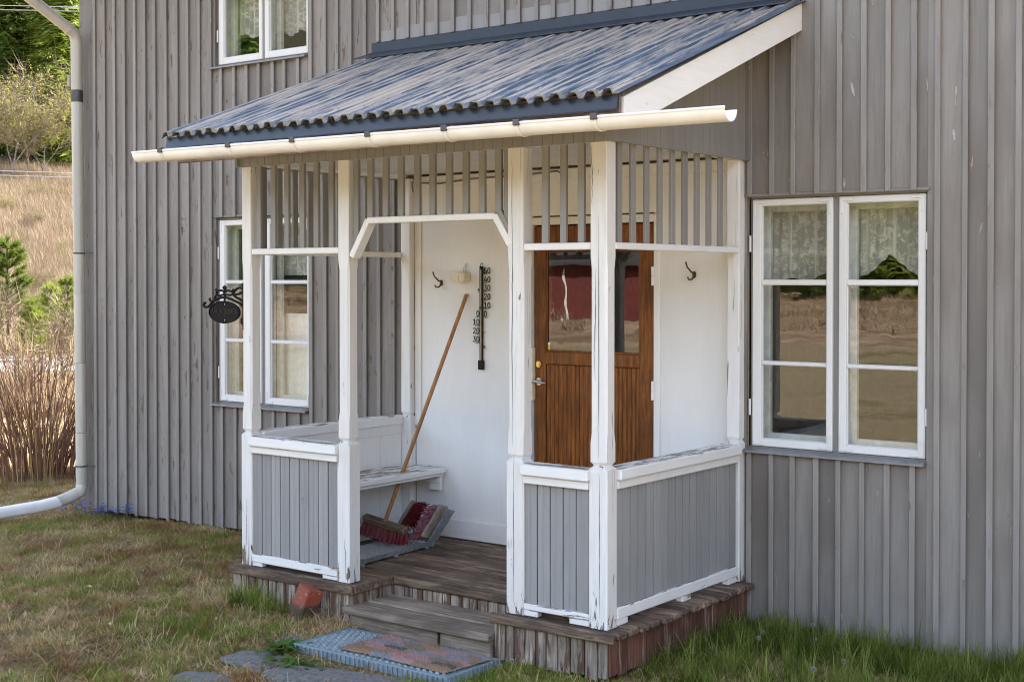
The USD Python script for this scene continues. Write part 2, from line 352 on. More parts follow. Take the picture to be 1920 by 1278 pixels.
def loft(sections):
    """sections: list of equal closed rings (n x 3)."""
    n = len(sections[0]); v = np.vstack(sections); f = []
    for i in range(len(sections) - 1):
        for k in range(n):
            a, b = i * n + k, i * n + (k + 1) % n; f += [[a, b, b + n], [a, b + n, a + n]]
    e = (len(sections) - 1) * n
    for k in range(1, n - 1): f += [[0, k + 1, k], [e, e + k, e + k + 1]]
    return v, np.array(f)
def octa(x0, x1, y0, y1, z, c):
    return np.array([[x0 + c, y0, z], [x1 - c, y0, z], [x1, y0 + c, z], [x1, y1 - c, z], [x1 - c, y1, z], [x0 + c, y1, z], [x0, y1 - c, z], [x0, y0 + c, z]])
def prism_x(poly, x0, x1):
    """poly of (y, z), convex or simple, extruded along x."""
    from shapely.geometry import Polygon
    m = trimesh.creation.extrude_polygon(Polygon(poly), x1 - x0, engine='earcut')
    v = np.array(m.vertices); return np.stack([x0 + v[:, 2], v[:, 0], v[:, 1]], 1), np.array(m.faces)
def ell(cx, cy, cz, rx, ry, rz, sub=2):
    s = trimesh.creation.icosphere(sub); return np.array(s.vertices) * [rx, ry, rz] + [cx, cy, cz], np.array(s.faces)
def cyl(p0, p1, r, n=16): return tube([p0, p1], r, n)
def grid_surface(P):
    a, b = P.shape[:2]; i = np.arange(a * b).reshape(a, b)
    q = np.stack([i[:-1, :-1], i[1:, :-1], i[1:, 1:], i[:-1, 1:]], -1).reshape(-1, 4)
    return P.reshape(-1, 3), np.vstack([q[:, [0, 1, 2]], q[:, [0, 2, 3]]])

# ---------------------------------------------------------------- prims
USED = {}
def numbered(parent, name):
    k = (parent, name); n = USED.get(k, 0); USED[k] = n + 1
    return parent + '/' + (name if n == 0 else '%s_%03d' % (name, n))
LOC = {'/World': np.zeros(3)}
def setdata(prim, label=None, category=None, group=None, kind=None):
    for k, v in (('label', label), ('category', category), ('group', group), ('kind', kind)):
        if v: prim.SetCustomDataByKey(k, v)
def thing(name, label, category, loc=(0, 0, 0), group=None):
    p = numbered('/World', name); x = UsdGeom.Xform.Define(stage, p); x.AddTranslateOp().Set(Gf.Vec3d(*map(float, loc)))
    setdata(x.GetPrim(), label, category, group); LOC[p] = np.array(loc, float); return p
def part(parent, name, mesh, mat, smooth=False, label=None, kind=None):
    p = numbered(parent, name); v, f = mesh; off = LOC[parent]
    m = usdkit.mesh(stage, p, (np.asarray(v, float) - off, np.asarray(f)), MATS[mat], smooth=smooth)
    setdata(m.GetPrim(), label, kind=kind); LOC[p] = off; return p
def single(name, mesh, mat, label=None, category=None, group=None, kind=None, smooth=False):
    p = part('/World', name, mesh, mat, smooth); setdata(stage.GetPrimAtPath(p), label, category, group, kind); return p
def copy_of(src, name, label, category, loc, rotz=0.0, scale=1.0, group=None):
    p = numbered('/World', name); x = UsdGeom.Xform.Define(stage, p); x.GetPrim().GetReferences().AddInternalReference(src)
    x.ClearXformOpOrder(); x.AddTranslateOp().Set(Gf.Vec3d(*map(float, loc))); x.AddRotateZOp().Set(float(rotz))
    x.AddScaleOp().Set(Gf.Vec3f(scale, scale, scale) if np.ndim(scale) == 0 else Gf.Vec3f(*map(float, scale)))
    x.GetPrim().SetInstanceable(True); setdata(x.GetPrim(), label, category, group); return p
def class_tree(name, pieces):
    """An abstract prim under /World holding the parts that the copies reference."""
    p = '/World/' + name; stage.CreateClassPrim(p); LOC[p] = np.zeros(3)
    for n, m, mt in pieces: part(p, n, m, mt)
    return p

# ---------------------------------------------------------------- ground
ANCH = np.array([(-2.6, -1.5, -.165), (-4.3, -.05, -.19), (-6, -.1, -.245), (-8.2, .8, -.21), (-1.95, -1.6, -.195), (-1.0, -1.75, -.228), (-1.1, -2.05, -.24), (-.4, -1.6, -.245), (.1, -1.5, -.26),
                 (.05, -.1, -.27), (.8, -.05, -.285), (1.6, -.1, -.285), (-1.9, -2.6, -.28), (-5, -2.5, -.28), (1.5, -3, -.3), (-2, -5, -.3), (3, -6, -.3), (-8, -3, -.28), (-10, 3, -.22), (-3.5, -1.2, -.19), (-1.2, 0, -.26)])
def hgt(x, y):
    x, y = np.asarray(x, float), np.asarray(y, float)
    d2 = (x[..., None] - ANCH[:, 0]) ** 2 + (y[..., None] - ANCH[:, 1]) ** 2 + .05
    w = d2 ** -1.6; near = (w * ANCH[:, 2]).sum(-1) / w.sum(-1)
    r = np.hypot(x, y); k = np.clip((r - 8) / 8, 0, 1); h = near * (1 - k) + -.25 * k
    h = h + .004 * (meshkit.fbm(np.stack([x * 6, y * 6, x * 0], -1), 3, 5) - .5) * 4 * (r < 14)
    s = np.clip(r - 35, 0, None); south = np.clip((-y - 12) / 14, 0, 1); south = south * south * (3 - 2 * south)
    h = h + (.205 * (1 - south) + .05 * south) * s * s / (s + 3.0)
    s2 = np.clip(r - 84, 0, None); h = h + .22 * s2
    return h + np.clip((r - 30) / 20, 0, 1) * 1.2 * (meshkit.fbm(np.stack([x * .06, y * .06, x * 0], -1), 3, 9) - .5)
def axis_pts(lo, hi, st, far):
    a = list(np.arange(lo, hi + 1e-9, st)); s = st; q = hi
    right = []
    while q < far: s = min(s * 1.16, 9); q += s; right.append(q)
    s, q, left = st, lo, []
    while q > -far: s = min(s * 1.16, 9); q -= s; left.append(q)
    return np.array(left[::-1] + a + right)
gx, gy = axis_pts(-9, 2.2, .07, 420), axis_pts(-3.4, 1.6, .07, 420)
GX, GY = np.meshgrid(gx, gy, indexing='ij'); GZ = hgt(GX, GY)
single('ground', grid_surface(np.stack([GX, GY, GZ], -1)), 'ground', kind='structure', smooth=True)

# road: a strip across the slope's foot beyond the left corner
def road():
    c = np.array([-24.2, 11.6]); d = np.array([.53, .85]); n = np.array([-.85, .53]); rows = []
    for s in np.linspace(-90, 60, 90):
        q = c + d * s + n * (.004 * s * s) * (-.2); rows.append([(*(q + n * w), float(hgt(*(q + n * w))) + (.12 if abs(w) < 2.4 else .02)) for w in (-3.0, -2.4, 0, 2.4, 3.0)])
    P = np.array(rows); v, f = grid_surface(P); n0 = np.cross(v[f[0, 1]] - v[f[0, 0]], v[f[0, 2]] - v[f[0, 0]])
    return v, f if n0[2] > 0 else f[:, ::-1]
single('road', road(), 'road_asphalt', kind='structure')

# ---------------------------------------------------------------- house
house = thing('house', 'grey board-and-batten timber house with white framed windows behind the porch', 'house')
YB, YT = -.020, -.042                              # face of boards, face of battens
def bx_on_face(x): return x + (3.657 - x) * (-YT) / 6.852
left = [-6.043, -5.914, -5.779, -5.647, -5.516, -5.387, -5.26, -5.121, -4.991, -4.857, -4.725, -4.594, -4.474, -4.323, -4.186, -4.05, -3.906, -3.779, -3.64, -3.51, -3.37, -3.247, -3.117, -2.98, -2.851, -2.711, -2.584,
        -2.452, -2.323, -2.185, -2.041, -1.9, -1.766, -1.64, -1.497, -1.366, -1.224, -1.093, -.944, -.81, -.675, -.54, -.405, -.27, -.135, 0.0]
right = [.136, .267, .408, .539, .677, .814, .955, 1.083, 1.226, 1.357, 1.493, 1.625, 1.76, 1.89, 2.02]
BX = [bx_on_face(x) for x in left + right]
XL, XR, HB = -6.19, 2.6, 4.7
holes = [(-4.49, -3.49, .735, 2.155), (-4.49, -3.49, 3.285, 4.62), (.012, 1.055, .735, 2.152), (-2.46, -.07, -.5, 2.38), (-2.86, .34, -9, -8)]
def spans(x0, x1, zb):
    """Vertical runs of siding between x0 and x1, cut by windows, by the white wall and by the flashing."""
    out = [(zb, HB)]
    for hx0, hx1, hz0, hz1 in holes:
        if min(x1, hx1) - max(x0, hx0) > .3 * (x1 - x0):
            nxt = []
            for a, b in out:
                if hz0 > a and hz0 < b: nxt.append((a, min(b, hz0)))
                if hz1 < b and hz1 > a: nxt.append((max(a, hz1), b))
                if hz1 <= a or hz0 >= b: nxt.append((a, b))
            out = nxt
    if x0 > -2.47 and x1 < -.06: return [(3.298, HB)]
    if x0 > -2.88 and x1 < .36: out = [q for a, b in out for q in (((a, 3.203), (3.302, b)) if a < 3.2 and b > 3.31 else ((a, b),))]
    return out
edges = [XL] + [x + .016 for x in BX] + [XR]
def zfoot(x): return float(np.interp(x, [-6.2, -4.3, -2.5, 0, 2.6], [-.20, -.175, -.15, -.22, -.24]))
for i in range(len(edges) - 1):
    x0, x1 = edges[i] + .0015, edges[i + 1] - .0015
    # a board that a window cuts partway is ripped beside the window
    cuts = [(x0, x1)]
    for hx0, hx1, hz0, hz1 in holes[:4]:
        for e in (hx0, hx1):
            cuts = [q for a, b in cuts for q in (((a, e), (e, b)) if a + .012 < e < b - .012 else ((a, b),))]
    for a, b in cuts:
        for z0, z1 in spans(a, b, zfoot((a + b) / 2) + rnd.uniform(-.006, .006)):
            jit = rnd.uniform(-.003, .003)
            part(house, 'board', cbox(a, b, YB + jit, .03, z0, z1, .002), 'siding_worn' if b < -2.2 else 'siding')
for x in BX:
    for z0, z1 in spans(x, x + .032, zfoot(x) + rnd.uniform(-.012, .008)):
        w = rnd.uniform(.029, .034); t = rnd.uniform(-.003, .003)
        lean = rnd.uniform(-.003, .003); v, f = cbox(x, x + w, YT + t, YB + .004, z0, z1, .0035); v = v.copy(); k_ = v[:, 1] > (YT + YB) / 2; v[k_, 0] = x + w / 2 + (v[k_, 0] - x - w / 2) * .62; v[:, 0] += lean * (v[:, 2] - 1.5) / 2
        part(house, 'batten', (v, f), 'batten_grey')
painted('siding_fresh', (.275, .268, .262), rough=.5, vary=.04, dirt=.15, grain=.2)
for k_, x in enumerate(BX[:-1]):
    if -2.87 < x and BX[k_ + 1] < .0: part(house, 'paint_band', cbox(x + .035, BX[k_ + 1] - .003, YB - .0055, YB - .0035, 3.302, 3.385 + rnd.uniform(-.012, .012), .0005), 'siding_fresh')
def smear(px, pz, l, w, ang, sd):
    g = np.random.default_rng(sd); n_ = 12; c, s_ = math.cos(ang), math.sin(ang); top, bot = [], []
    for i in range(n_):
        t_ = i / (n_ - 1); ww = w * math.sin(math.pi * min(.98, .1 + t_ * .85)) * g.uniform(.5, 1.1); a_ = (t_ - .5) * l
        for o, q in ((top, ww), (bot, -ww)): o.append((px + a_ * s_ + q * c, YB - .0045, pz - a_ * c + q * s_))
    P_ = np.array([top, bot]); v_, f_ = grid_surface(P_); return cat((v_, f_), (v_ + [0, .003, 0], f_[:, ::-1]))
for px, pz, l, w, an, sd in ((.645, 2.700, .075, .012, .25, 1), (.675, 2.635, .055, .002, .3, 6), (1.195, 2.425, .060, .012, .1, 2), (.895, 2.335, .035, .004, .3, 3), (.64, 2.98, .03, .003, .8, 4), (-.005 + .28, 2.235, .022, .004, .5, 5)):
    part(house, 'paint_mark', smear(px, pz, l, w * .8, an, sd), 'paint_smear')
# core of the walls (with openings), other walls and roof
def wall_core():
    ms = []; xs = [XL + .02, -4.47, -3.50, -2.46, .03, 1.045, XR]; 
    for a, b in zip(xs[:-1], xs[1:]):
        if a == -4.47: zs = [(-.15, .755), (2.145, 3.305), (4.61, 4.7)]
        elif a == .03: zs = [(-.15, .755), (2.145, 4.7)]
        elif a == -2.46: zs = [(-.15, -.02), (2.36, 4.7)]
        else: zs = [(-.15, 4.7)]
        for z0, z1 in zs: ms.append(box(a, b, .031, .2, z0, z1))
    ms += [box(-2.46, -1.50, .0, .2, -.02, 2.36), box(-.56, .03, .0, .2, -.02, 2.36), box(-1.50, -.56, .0, .2, 2.07, 2.36)]
    return cat(*ms)
part(house, 'wall_frame', wall_core(), 'interior_beige')
part(house, 'back_wall', box(XL, XR, 8.0, 8.2, -.15, 4.7), 'siding')
part(house, 'gable_wall', prism_x([(.2, -.15), (8.0, -.15), (8.0, 4.7), (4.1, 7.7), (.2, 4.7)], XL, XL + .18), 'siding_worn')
part(house, 'gable_wall', prism_x([(.2, -.15), (8.0, -.15), (8.0, 4.7), (4.1, 7.7), (.2, 4.7)], XR + .8 - .18, XR + .8), 'siding')
part(house, 'front_wall_end', box(XR, XR + .8, YB, .2, -.24, 4.7), 'siding')
part(house, 'back_wall_end', box(XR, XR + .8, 8.0, 8.2, -.15, 4.7), 'siding')
SL = 3.0 / 4.1
part(house, 'roof', prism_x([(-.62, 4.62), (4.1, 4.62 + 4.72 * SL), (8.82, 4.62), (8.82, 4.74), (4.1, 4.74 + 4.72 * SL), (-.62, 4.74)], XL - .35, XR + 1.15), 'roof_tile')
part(house, 'soffit', box(XL - .3, XR + 1.1, -.60, .0, 4.705, 4.725), 'gable_grey')
part(house, 'interior_floor', box(XL + .2, XR + .6, .2, 8.0, -.05, .02), 'interior_dark')
part(house, 'interior_ceiling', box(XL + .2, XR + .6, .2, 8.0, 2.50, 2.62), 'interior_beige')
part(house, 'interior_wall', box(XL + .2, XR + .6, 3.2, 3.3, .02, 2.5), 'interior_dark')
part(house, 'interior_wall', box(XL + .2, XR + .6, 3.2, 3.3, 2.62, 4.7), 'interior_dark')
part(house, 'interior_wall', box(-2.3, -2.2, .2, 3.2, .02, 2.5), 'interior_beige')
part(house, 'interior_wall', box(-.35, -.25, .2, 3.2, .02, 2.5), 'interior_beige')
part(house, 'interior_wall', box(1.9, 2.0, .2, 3.2, .02, 2.5), 'interior_beige')

def frame_ring(x0, x1, z0, z1, wl, wr, wb, wt, y0, y1, c=.004):
    return cat(cbox(x0, x0 + wl, y0, y1, z0, z1, c), cbox(x1 - wr, x1, y0, y1, z0, z1, c), cbox(x0 + wl - .001, x1 - wr + .001, y0 + .0015, y1 - .001, z0, z0 + wb, c), cbox(x0 + wl - .001, x1 - wr + .001, y0 + .0015, y1 - .001, z1 - wt, z1, c))
def window(x0, x1, z0, z1, sashes, bars, label, glass_bot, glass_top, brackets=True):
    w = part(house, 'window', cat(box(x0 - .015, x0, .0, .2, z0, z1), box(x1, x1 + .008, .0, .2, z0, z1), box(x0, x1, .0, .2, z1, z1 + .012), box(x0, x1, .0, .2, z0 - .012, z0), box(sashes[0][1], sashes[1][0], .012, .10, z0, z1)), 'gable_grey', label=label)
    for sx0, sx1, gl0, gl1 in sashes:
        part(w, 'sash', frame_ring(sx0, sx1, z0 + .004, z1 - .004, gl0 - sx0, sx1 - gl1, glass_bot - z0, z1 - glass_top, -.006, .035), 'white_window')
        part(w, 'putty_bead', frame_ring(gl0 - .001, gl1 + .001, glass_bot - .001, glass_top + .001, .007, .007, .007, .007, .004, .02, .002), 'white_window')
        zs = [glass_bot] + [q for bb in bars for q in bb] + [glass_top]
        for b0, b1 in bars: part(w, 'muntin', cbox(gl0, gl1, -.002, .034, b0, b1, .006), 'white_window')
        for a, b in zip(zs[0::2], zs[1::2]): part(w, 'pane', box(gl0 + .001, gl1 - .001, .0165, .0205, a + .001, b - .001), 'glass')
        part(w, 'inner_frame', frame_ring(sx0 + .008, sx1 - .004, z0 + .02, z1 - .02, .05, .045, .05, .05, .10, .135), 'interior_white')
        part(w, 'reveal', cat(box(sx0 + .002, sx0 + .008, .036, .2 if sx0 < x0 + .1 else .095, z0, z1), box(sx1 - .006, sx1, .036, .2 if sx1 > x1 - .1 else .095, z0, z1)), 'interior_white')
        if brackets:
            for cx, dx in ((sx0 + .007, 1), (sx1 - .007, -1)):
                for cz, dz in ((z0 + .012, 1), (z1 - .012, -1)):
                    a, b = sorted((cx, cx + dx * .072)); c, d = sorted((cz, cz + dz * .015)); e, g = sorted((cx, cx + dx * .015)); h, k = sorted((cz, cz + dz * .085))
                    part(w, 'corner_iron', cat(cbox(a, b, -.0105, -.005, c, d, .002), cbox(e, g, -.0100, -.005, h, k, .002)), 'white_window')
    for hz in (z0 + .22, z1 - .25):
        for hx in (x0 - .006, x1 + .003): part(w, 'hinge', cyl((hx, -.008, hz - .045), (hx, -.008, hz + .045), .0065, 8), 'white_window')
    part(w, 'sill', prism_x([(-.060, z0 - .030), (-.060, z0 - .018), (.0, z0 - .004), (.0, z0 - .03)], x0 - .045, x1 + .008), 'sill_metal')
    return w
window(.034, 1.046, .757, 2.140, [(.040, .523, .094, .489), (.560, 1.042, .603, 1.003)], [(1.215, 1.238), (1.658, 1.690)], 'large white two-casement window with lace valance right of the porch', .800, 2.104)
window(-4.466, -3.498, .770, 2.140, [(-4.462, -4.004, -4.409, -4.06), (-3.964, -3.502, -3.91, -3.522)], [(1.221, 1.248), (1.658, 1.685)], 'white two-casement window half hidden behind the left porch posts', .819, 2.10)
window(-4.466, -3.498, 3.300, 4.610, [(-4.462, -3.985, -4.41, -4.02), (-3.958, -3.502, -3.912, -3.523)], [], 'white upper-floor window above the porch roof', 3.352, 3.752 + .1, brackets=False)

# drip edge where the upper siding overhangs the windows
for a, b, z in ((-.02, 1.07, 2.150), (-4.5, -3.47, 2.155)): part(house, 'drip_board', cbox(a, b, -.030, .0, z, z + .018, .003), 'siding')

# white wall under the porch roof, trim
part(house, 'white_wall', cat(box(-2.455, -1.487, -.030, -.001, .004, 2.372), box(-.589, -.072, -.030, -.001, .004, 2.372), box(-1.487, -.589, -.030, -.001, 2.085, 2.372)), 'white_smooth')
part(house, 'baseboard', cat(cbox(-2.40, -1.53, -.048, -.0305, .004, .125, .004)), 'white_board')
part(house, 'baseboard', cbox(-.52, -.10, -.048, -.0305, .004, .125, .004), 'white_board')
part(house, 'wall_trim', cbox(-2.46, -2.405, -.042, -.0305, .72, 2.37, .004), 'white_board')
part(house, 'wall_trim', cbox(-2.40, -.08, -.040, -.0305, 2.30, 2.371, .004), 'white_board')
# front door
door = part(house, 'door', cat(cbox(-1.477, -1.392, -.020, .022, .02, 2.021, .004), cbox(-.700, -.592, -.020, .022, .02, 2.021, .004), cbox(-1.393, -.699, -.0185, .021, 1.868, 2.021, .004), cbox(-1.393, -.699, -.0185, .021, 1.165, 1.243, .004), cbox(-1.393, -.699, -.0185, .021, .02, .2, .004)), 'door_wood', label='varnished brown panelled door with a window in its upper half')
n = 22; ww = (.693) / n
for i in range(n): part(door, 'groove_board', cbox(-1.393 + i * ww, -1.393 + (i + 1) * ww - .0005, -.008, .012, .2, 1.166, .006), 'door_wood')
part(door, 'pane', box(-1.392, -.700, -.002, .004, 1.243, 1.868), 'glass')
part(door, 'glazing_bead', frame_ring(-1.393, -.699, 1.242, 1.869, .012, .012, .012, .012, -.012, -.0025, .003), 'door_wood')
part(door, 'lock', cat(cyl((-1.437, -.021, 1.162), (-1.437, -.034, 1.162), .020, 20), cyl((-1.434, -.034, 1.160), (-1.434, -.040, 1.160), .010, 12)), 'brass', smooth=40)
part(door, 'handle', cat(cyl((-1.437, -.021, 1.055), (-1.437, -.030, 1.055), .024, 20), cyl((-1.437, -.03, 1.055), (-1.437, -.062, 1.055), .009, 10), tube([(-1.465, -.062, 1.058), (-1.44, -.064, 1.057), (-1.36, -.064, 1.050)], [.007, .009, .007], 10)), 'steel', smooth=40)
part(door, 'sticker', box(-1.392 + .004, -1.368, -.0045, -.0025, 1.248, 1.283), 'sticker_yellow')
part(door, 'sticker', box(-1.392 + .004, -1.368, -.0045, -.0025, 1.2835, 1.300), 'sticker_white')
part(door, 'frame', cat(cbox(-1.527, -1.482, -.055, .03, .004, 2.075, .004), cbox(-.586, -.545, -.046, .03, .004, 2.075, .004), cbox(-1.482, -.586, -.045, .03, 2.028, 2.075, .004)), 'white_smooth')
part(door, 'strike_plate', cbox(-1.486, -1.466, -.058, -.021, .935, 1.265, .004), 'lamp_box')
for z in (1.71, 1.04): part(door, 'hinge', cat(cyl((-.586, -.052, z - .055), (-.586, -.052, z + .0), .010, 10), cyl((-.586, -.052, z + .003), (-.586, -.052, z + .055), .010, 10), box(-.597, -.575, -.049, -.044, z - .05, z + .05)), 'pipe_white', smooth=40)

# downpipe at the left corner
PX = lambda z: -6.10 + .012 * (2.7 - z)
dp = part(house, 'downpipe', tube([(PX(3.66), -.10, 3.66), (PX(3.24), -.10, 3.24)], .046, 18), 'pipe_cream', smooth=40, label='cream downpipe with an elbow at each end')
for a, b in ((3.24, 1.90), (1.90, 1.575), (1.575, 1.005), (1.005, .434), (.434, .162), (.162, -.02)):
    part(dp, 'pipe_section', tube([(PX(a), -.10, a - .003), (PX(b), -.10, b)], [.0465, .0445], 18), 'pipe_cream', smooth=40)
part(dp, 'upper_elbow', tube([(PX(3.65), -.10, 3.645), (PX(3.68), -.12, 3.70), (-6.10, -.19, 3.735)], .048, 18), 'pipe_cream', smooth=40)
part(dp, 'upper_pipe', tube([(-6.10, -.18, 3.73), (-6.11, -.60, 3.965)], .0445, 18), 'pipe_cream', smooth=40)
part(dp, 'eave_drop', tube([(-6.11, -.59, 3.96), (-6.11, -.66, 4.02), (-6.11, -.67, 4.6)], .046, 18), 'pipe_cream', smooth=40)
part(dp, 'eave_gutter', prism_x([(-.67 + .07 * math.cos(t), 4.68 + .07 * math.sin(t)) for t in np.linspace(math.pi, 2 * math.pi, 13)] + [(-.67 + .064 * math.cos(t), 4.68 + .064 * math.sin(t)) for t in np.linspace(2 * math.pi, math.pi, 13)], XL - .35, XR + 1.1), 'pipe_cream')
part(dp, 'clamp', tube([(PX(3.2), -.10, 3.235), (PX(3.2), -.10, 3.14)], .0485, 18), 'gutter_clip', smooth=40)
for z in (1.905, .160): part(dp, 'clamp', cat(tube([(PX(z), -.10, z + .006), (PX(z), -.10, z - .006)], .0495, 18), cyl((PX(z) + .04, -.10, z), (PX(z) + .11, -.03, z), .004, 6)), 'gutter_clip', smooth=40)
part(dp, 'clip_latch', cbox(PX(3.3) - .058, PX(3.3) - .044, -.15, -.12, 3.27, 3.36, .003), 'pipe_cream')
part(dp, 'lower_elbow', tube([(PX(.0), -.10, .0), (PX(-.03), -.115, -.045), (-6.10, -.18, -.085), (-6.14, -.30, -.125)], .050, 18), 'pipe_cream', smooth=40)
part(dp, 'outlet_pipe', tube([(-6.13, -.27, -.118), (-6.17, -.42, -.142), (-6.40, -1.25, -.20)], .050, 18), 'pipe_white', smooth=40)
part(house, 'cable_conduit', cat(tube([(-2.662, -.034, .72), (-2.662, -.034, 2.45)], .012, 8), *[cyl((-2.662, -.034, z), (-2.662, -.034, z + .03), .016, 8) for z in (1.3, 1.52, 1.75)]), 'cable_grey', smooth=40)

# ---------------------------------------------------------------- porch
porch = thing('porch', 'open wooden porch with white posts, slatted upper bays and blue corrugated roof', 'porch')
# deck planks with a notch for the step
NX0, NX1, NY = -1.675, -.66, -1.105
yb = .0; edgesY = [-.035 - .1 * i for i in range(15)]
for i in range(14):
    y1, y0 = edgesY[i], edgesY[i + 1]
    dz = rnd.uniform(-.002, .002); xr = .085 + rnd.uniform(-.012, .012); xl = -2.66
    if y0 < NY - .02:
        runs = [(xl, NX0 + rnd.uniform(-.003, .003)), (NX1 + .04, xr)]
    else: runs = [(xl, xr)]
    for a, b in runs: part(porch, 'deck_plank', cbox(a, b, y0 + .009, y1 - .009, -.036, 0 + dz, .009), 'deck' if not (a > -.8) else 'deck')
part(porch, 'edge_plank', cbox(-2.665, NX0 + .025, -1.468, -1.438 + .0, -.046, .0035, .006), 'deck')
part(porch, 'edge_plank', cbox(NX1 - .02, .075, -1.468, -1.438, -.046, .0035, .006), 'deck')
part(porch, 'edge_plank', cbox(NX0 + .001, NX0 + .030, -1.437, NY - .001, -.043, .005, .006), 'deck')
part(porch, 'edge_plank', cbox(NX0 + .031, NX1 + .03, NY - .030, NY - .001, -.040, .0045, .006), 'deck')
part(porch, 'deck_joist', cat(*[box(x, x + .045, -1.40 if (x < NX0 - .05 or x > NX1 + .05) else NY + .03, -.05, -.15, -.037) for x in (-2.55, -2.1, -1.75, -1.2, -.75, -.6, -.2, -.05)]), 'dark_gap')
def skirt(x0, x1, y, z0, name='skirt_board'):
    x = x0
    while x < x1 - .01:
        w = min(rnd.uniform(.05, .085), x1 - x); part(porch, name, cbox(x, x + w - .006, y, y + .02, z0 + rnd.uniform(-.012, .012), -.047, .003), 'skirt_front'); x += w
skirt(-2.64, NX0 + .02, -1.448, -.24); skirt(NX1 + .0, .03, -1.448, -.232); skirt(NX0 + .03, NX1 + .02, NY - .018, -.15)
y = -1.44
while y < NY - .02:
    w = .07; part(porch, 'skirt_board', cbox(NX0 + .003, NX0 + .020, y, y + w - .004, -.2, -.045, .003), 'skirt_front'); y += w
y = -1.427
while y < -.03:
    w = min(.083 + rnd.uniform(-.006, .006), -.02 - y); part(porch, 'skirt_board', cbox(.010, .031, y, y + w - .007, -.222 + rnd.uniform(-.008, .008), -.038, .003), 'skirt_side'); y += w
y = -1.427
part(porch, 'skirt_board', cbox(-2.655, -2.635, -1.43, -.05, -.22, -.04, .003), 'skirt_front')
# step stringers below the deck edge
part(porch, 'step_stringer', cat(box(NX0 - .02, NX0 + .0, -1.43, -1.40, -.23, -.05), box(NX1 + .0, NX1 + .02, -1.43, -1.40, -.23, -.05)), 'skirt_front')

# posts
POSTS = {'A': (-2.604, -2.525), 'B': (-1.808, -1.725), 'C': (-.606, -.507), 'D': (-.098, -.002)}
for k, (x0, x1) in POSTS.items():
    y0, y1 = -1.405, -1.325; e = .006
    s = [octa(x0 - e, x1 + e, y0 - e, y1 + e, .003, .006), octa(x0 - e, x1 + e, y0 - e, y1 + e, .772, .006), octa(x0 + .010, x1 - .010, y0 + .010, y1 - .010, .789, .005), octa(x0 + .010, x1 - .010, y0 + .010, y1 - .010, .793, .005),
         octa(x0, x1, y0, y1, .808, .004), octa(x0, x1, y0, y1, .90, .004), octa(x0 + .001, x1 - .001, y0 + .001, y1 - .001, .95, .011), octa(x0 + .001, x1 - .001, y0 + .001, y1 - .001, 1.74, .011), octa(x0, x1, y0, y1, 1.80, .004), octa(x0, x1, y0, y1, 2.352, .004)]
    part(porch, 'post', loft(s), 'white_paint')
for x0, x1, y0, y1 in ((-.080, .0, -.085, -.018), (-2.545, -2.463, -.085, -.030)):
    e = .006; s = [octa(x0 - e, x1 + e, y0 - e, y1, .003, .005), octa(x0 - e, x1 + e, y0 - e, y1, .772, .005), octa(x0 + .01, x1 - .008, y0 + .01, y1 - .004, .79, .004), octa(x0, x1, y0, y1, .808, .004), octa(x0, x1, y0, y1, 1.74, .009), octa(x0, x1, y0, y1, 1.80, .004), octa(x0, x1, y0, y1, 2.358, .004)]
    part(porch, 'post', loft(s), 'white_paint')
def crack(x, z0, z1, y, sd, wmax=.0032):
    g = np.random.default_rng(sd); zs = np.linspace(z0, z1, 26); xs = x + np.cumsum(g.normal(0, .0012, 26)); w_ = wmax * np.clip(np.sin(np.linspace(.1, 3.04, 26)) * g.uniform(.5, 1.2, 26), .1, 1)
    P_ = np.zeros((26, 2, 3)); P_[:, 0, 0] = xs - w_ / 2; P_[:, 1, 0] = xs + w_ / 2; P_[..., 1] = y; P_[..., 2] = zs[:, None]
    v_, f_ = grid_surface(P_); return cat((v_, f_), (v_ + [0, .0006, 0], f_[:, ::-1]))
for x_, z0_, z1_, yy_, sd_ in ((-.040, .05, .76, -1.4122, 1), (-.048, .83, 2.0, -1.4062, 2), (-.560, .04, .75, -1.4122, 3), (-.575, .85, 2.3, -1.4062, 4), (-.085, 2.05, 2.34, -1.4062, 5), (-2.57, .06, .4, -1.4122, 6), (-1.745, .03, .25, -1.4122, 7), (-.065, 1.2, 1.75, -1.4062, 8)):
    part(porch, 'crack', crack(x_, z0_, z1_, yy_, sd_), 'dark_gap')
def sag(x0, x1, y0, y1, z0, z1, c=.004): return cbox(x0, x1, y0, y1, z0, z1, c)
# front low walls
for x0, x1 in ((-2.519, -1.814), (-.501, -.104)):
    part(porch, 'rail_cap', sag(x0 - .006, x1 + .006, -1.436, -1.318, .712, .768, .006), 'white_rail')
    part(porch, 'rail_apron', sag(x0, x1, -1.418, -1.372, .670, .711), 'white_rail')
    nb = round((x1 - x0) / .0755); w = (x1 - x0) / nb
    for i in range(nb):
        a, b = x0 + i * w, x0 + (i + 1) * w; j = rnd.uniform(-.002, .002)
        part(porch, 'panel_board', cat(cbox(a, b - .006, -1.398 + j, -1.378, .055, .672, .0015)), 'panel_grey')
        part(porch, 'panel_bead', cbox(a + w * .44, a + w * .44 + .003, -1.3995 + j, -1.397, .08, .668, .001), 'panel_grey')
    part(porch, 'bottom_rail', sag(x0, x1, -1.412, -1.366, .026 if x1 < -1 else .034, .076 if x1 < -1 else .066, .005), 'white_rail')
    for a, b in ((x0, x0 + .085), (x1 - .12, x1)): part(porch, 'rail_foot', sag(a, b, -1.408, -1.37, .003, .027 if x1 < -1 else .035, .004), 'white_rail')
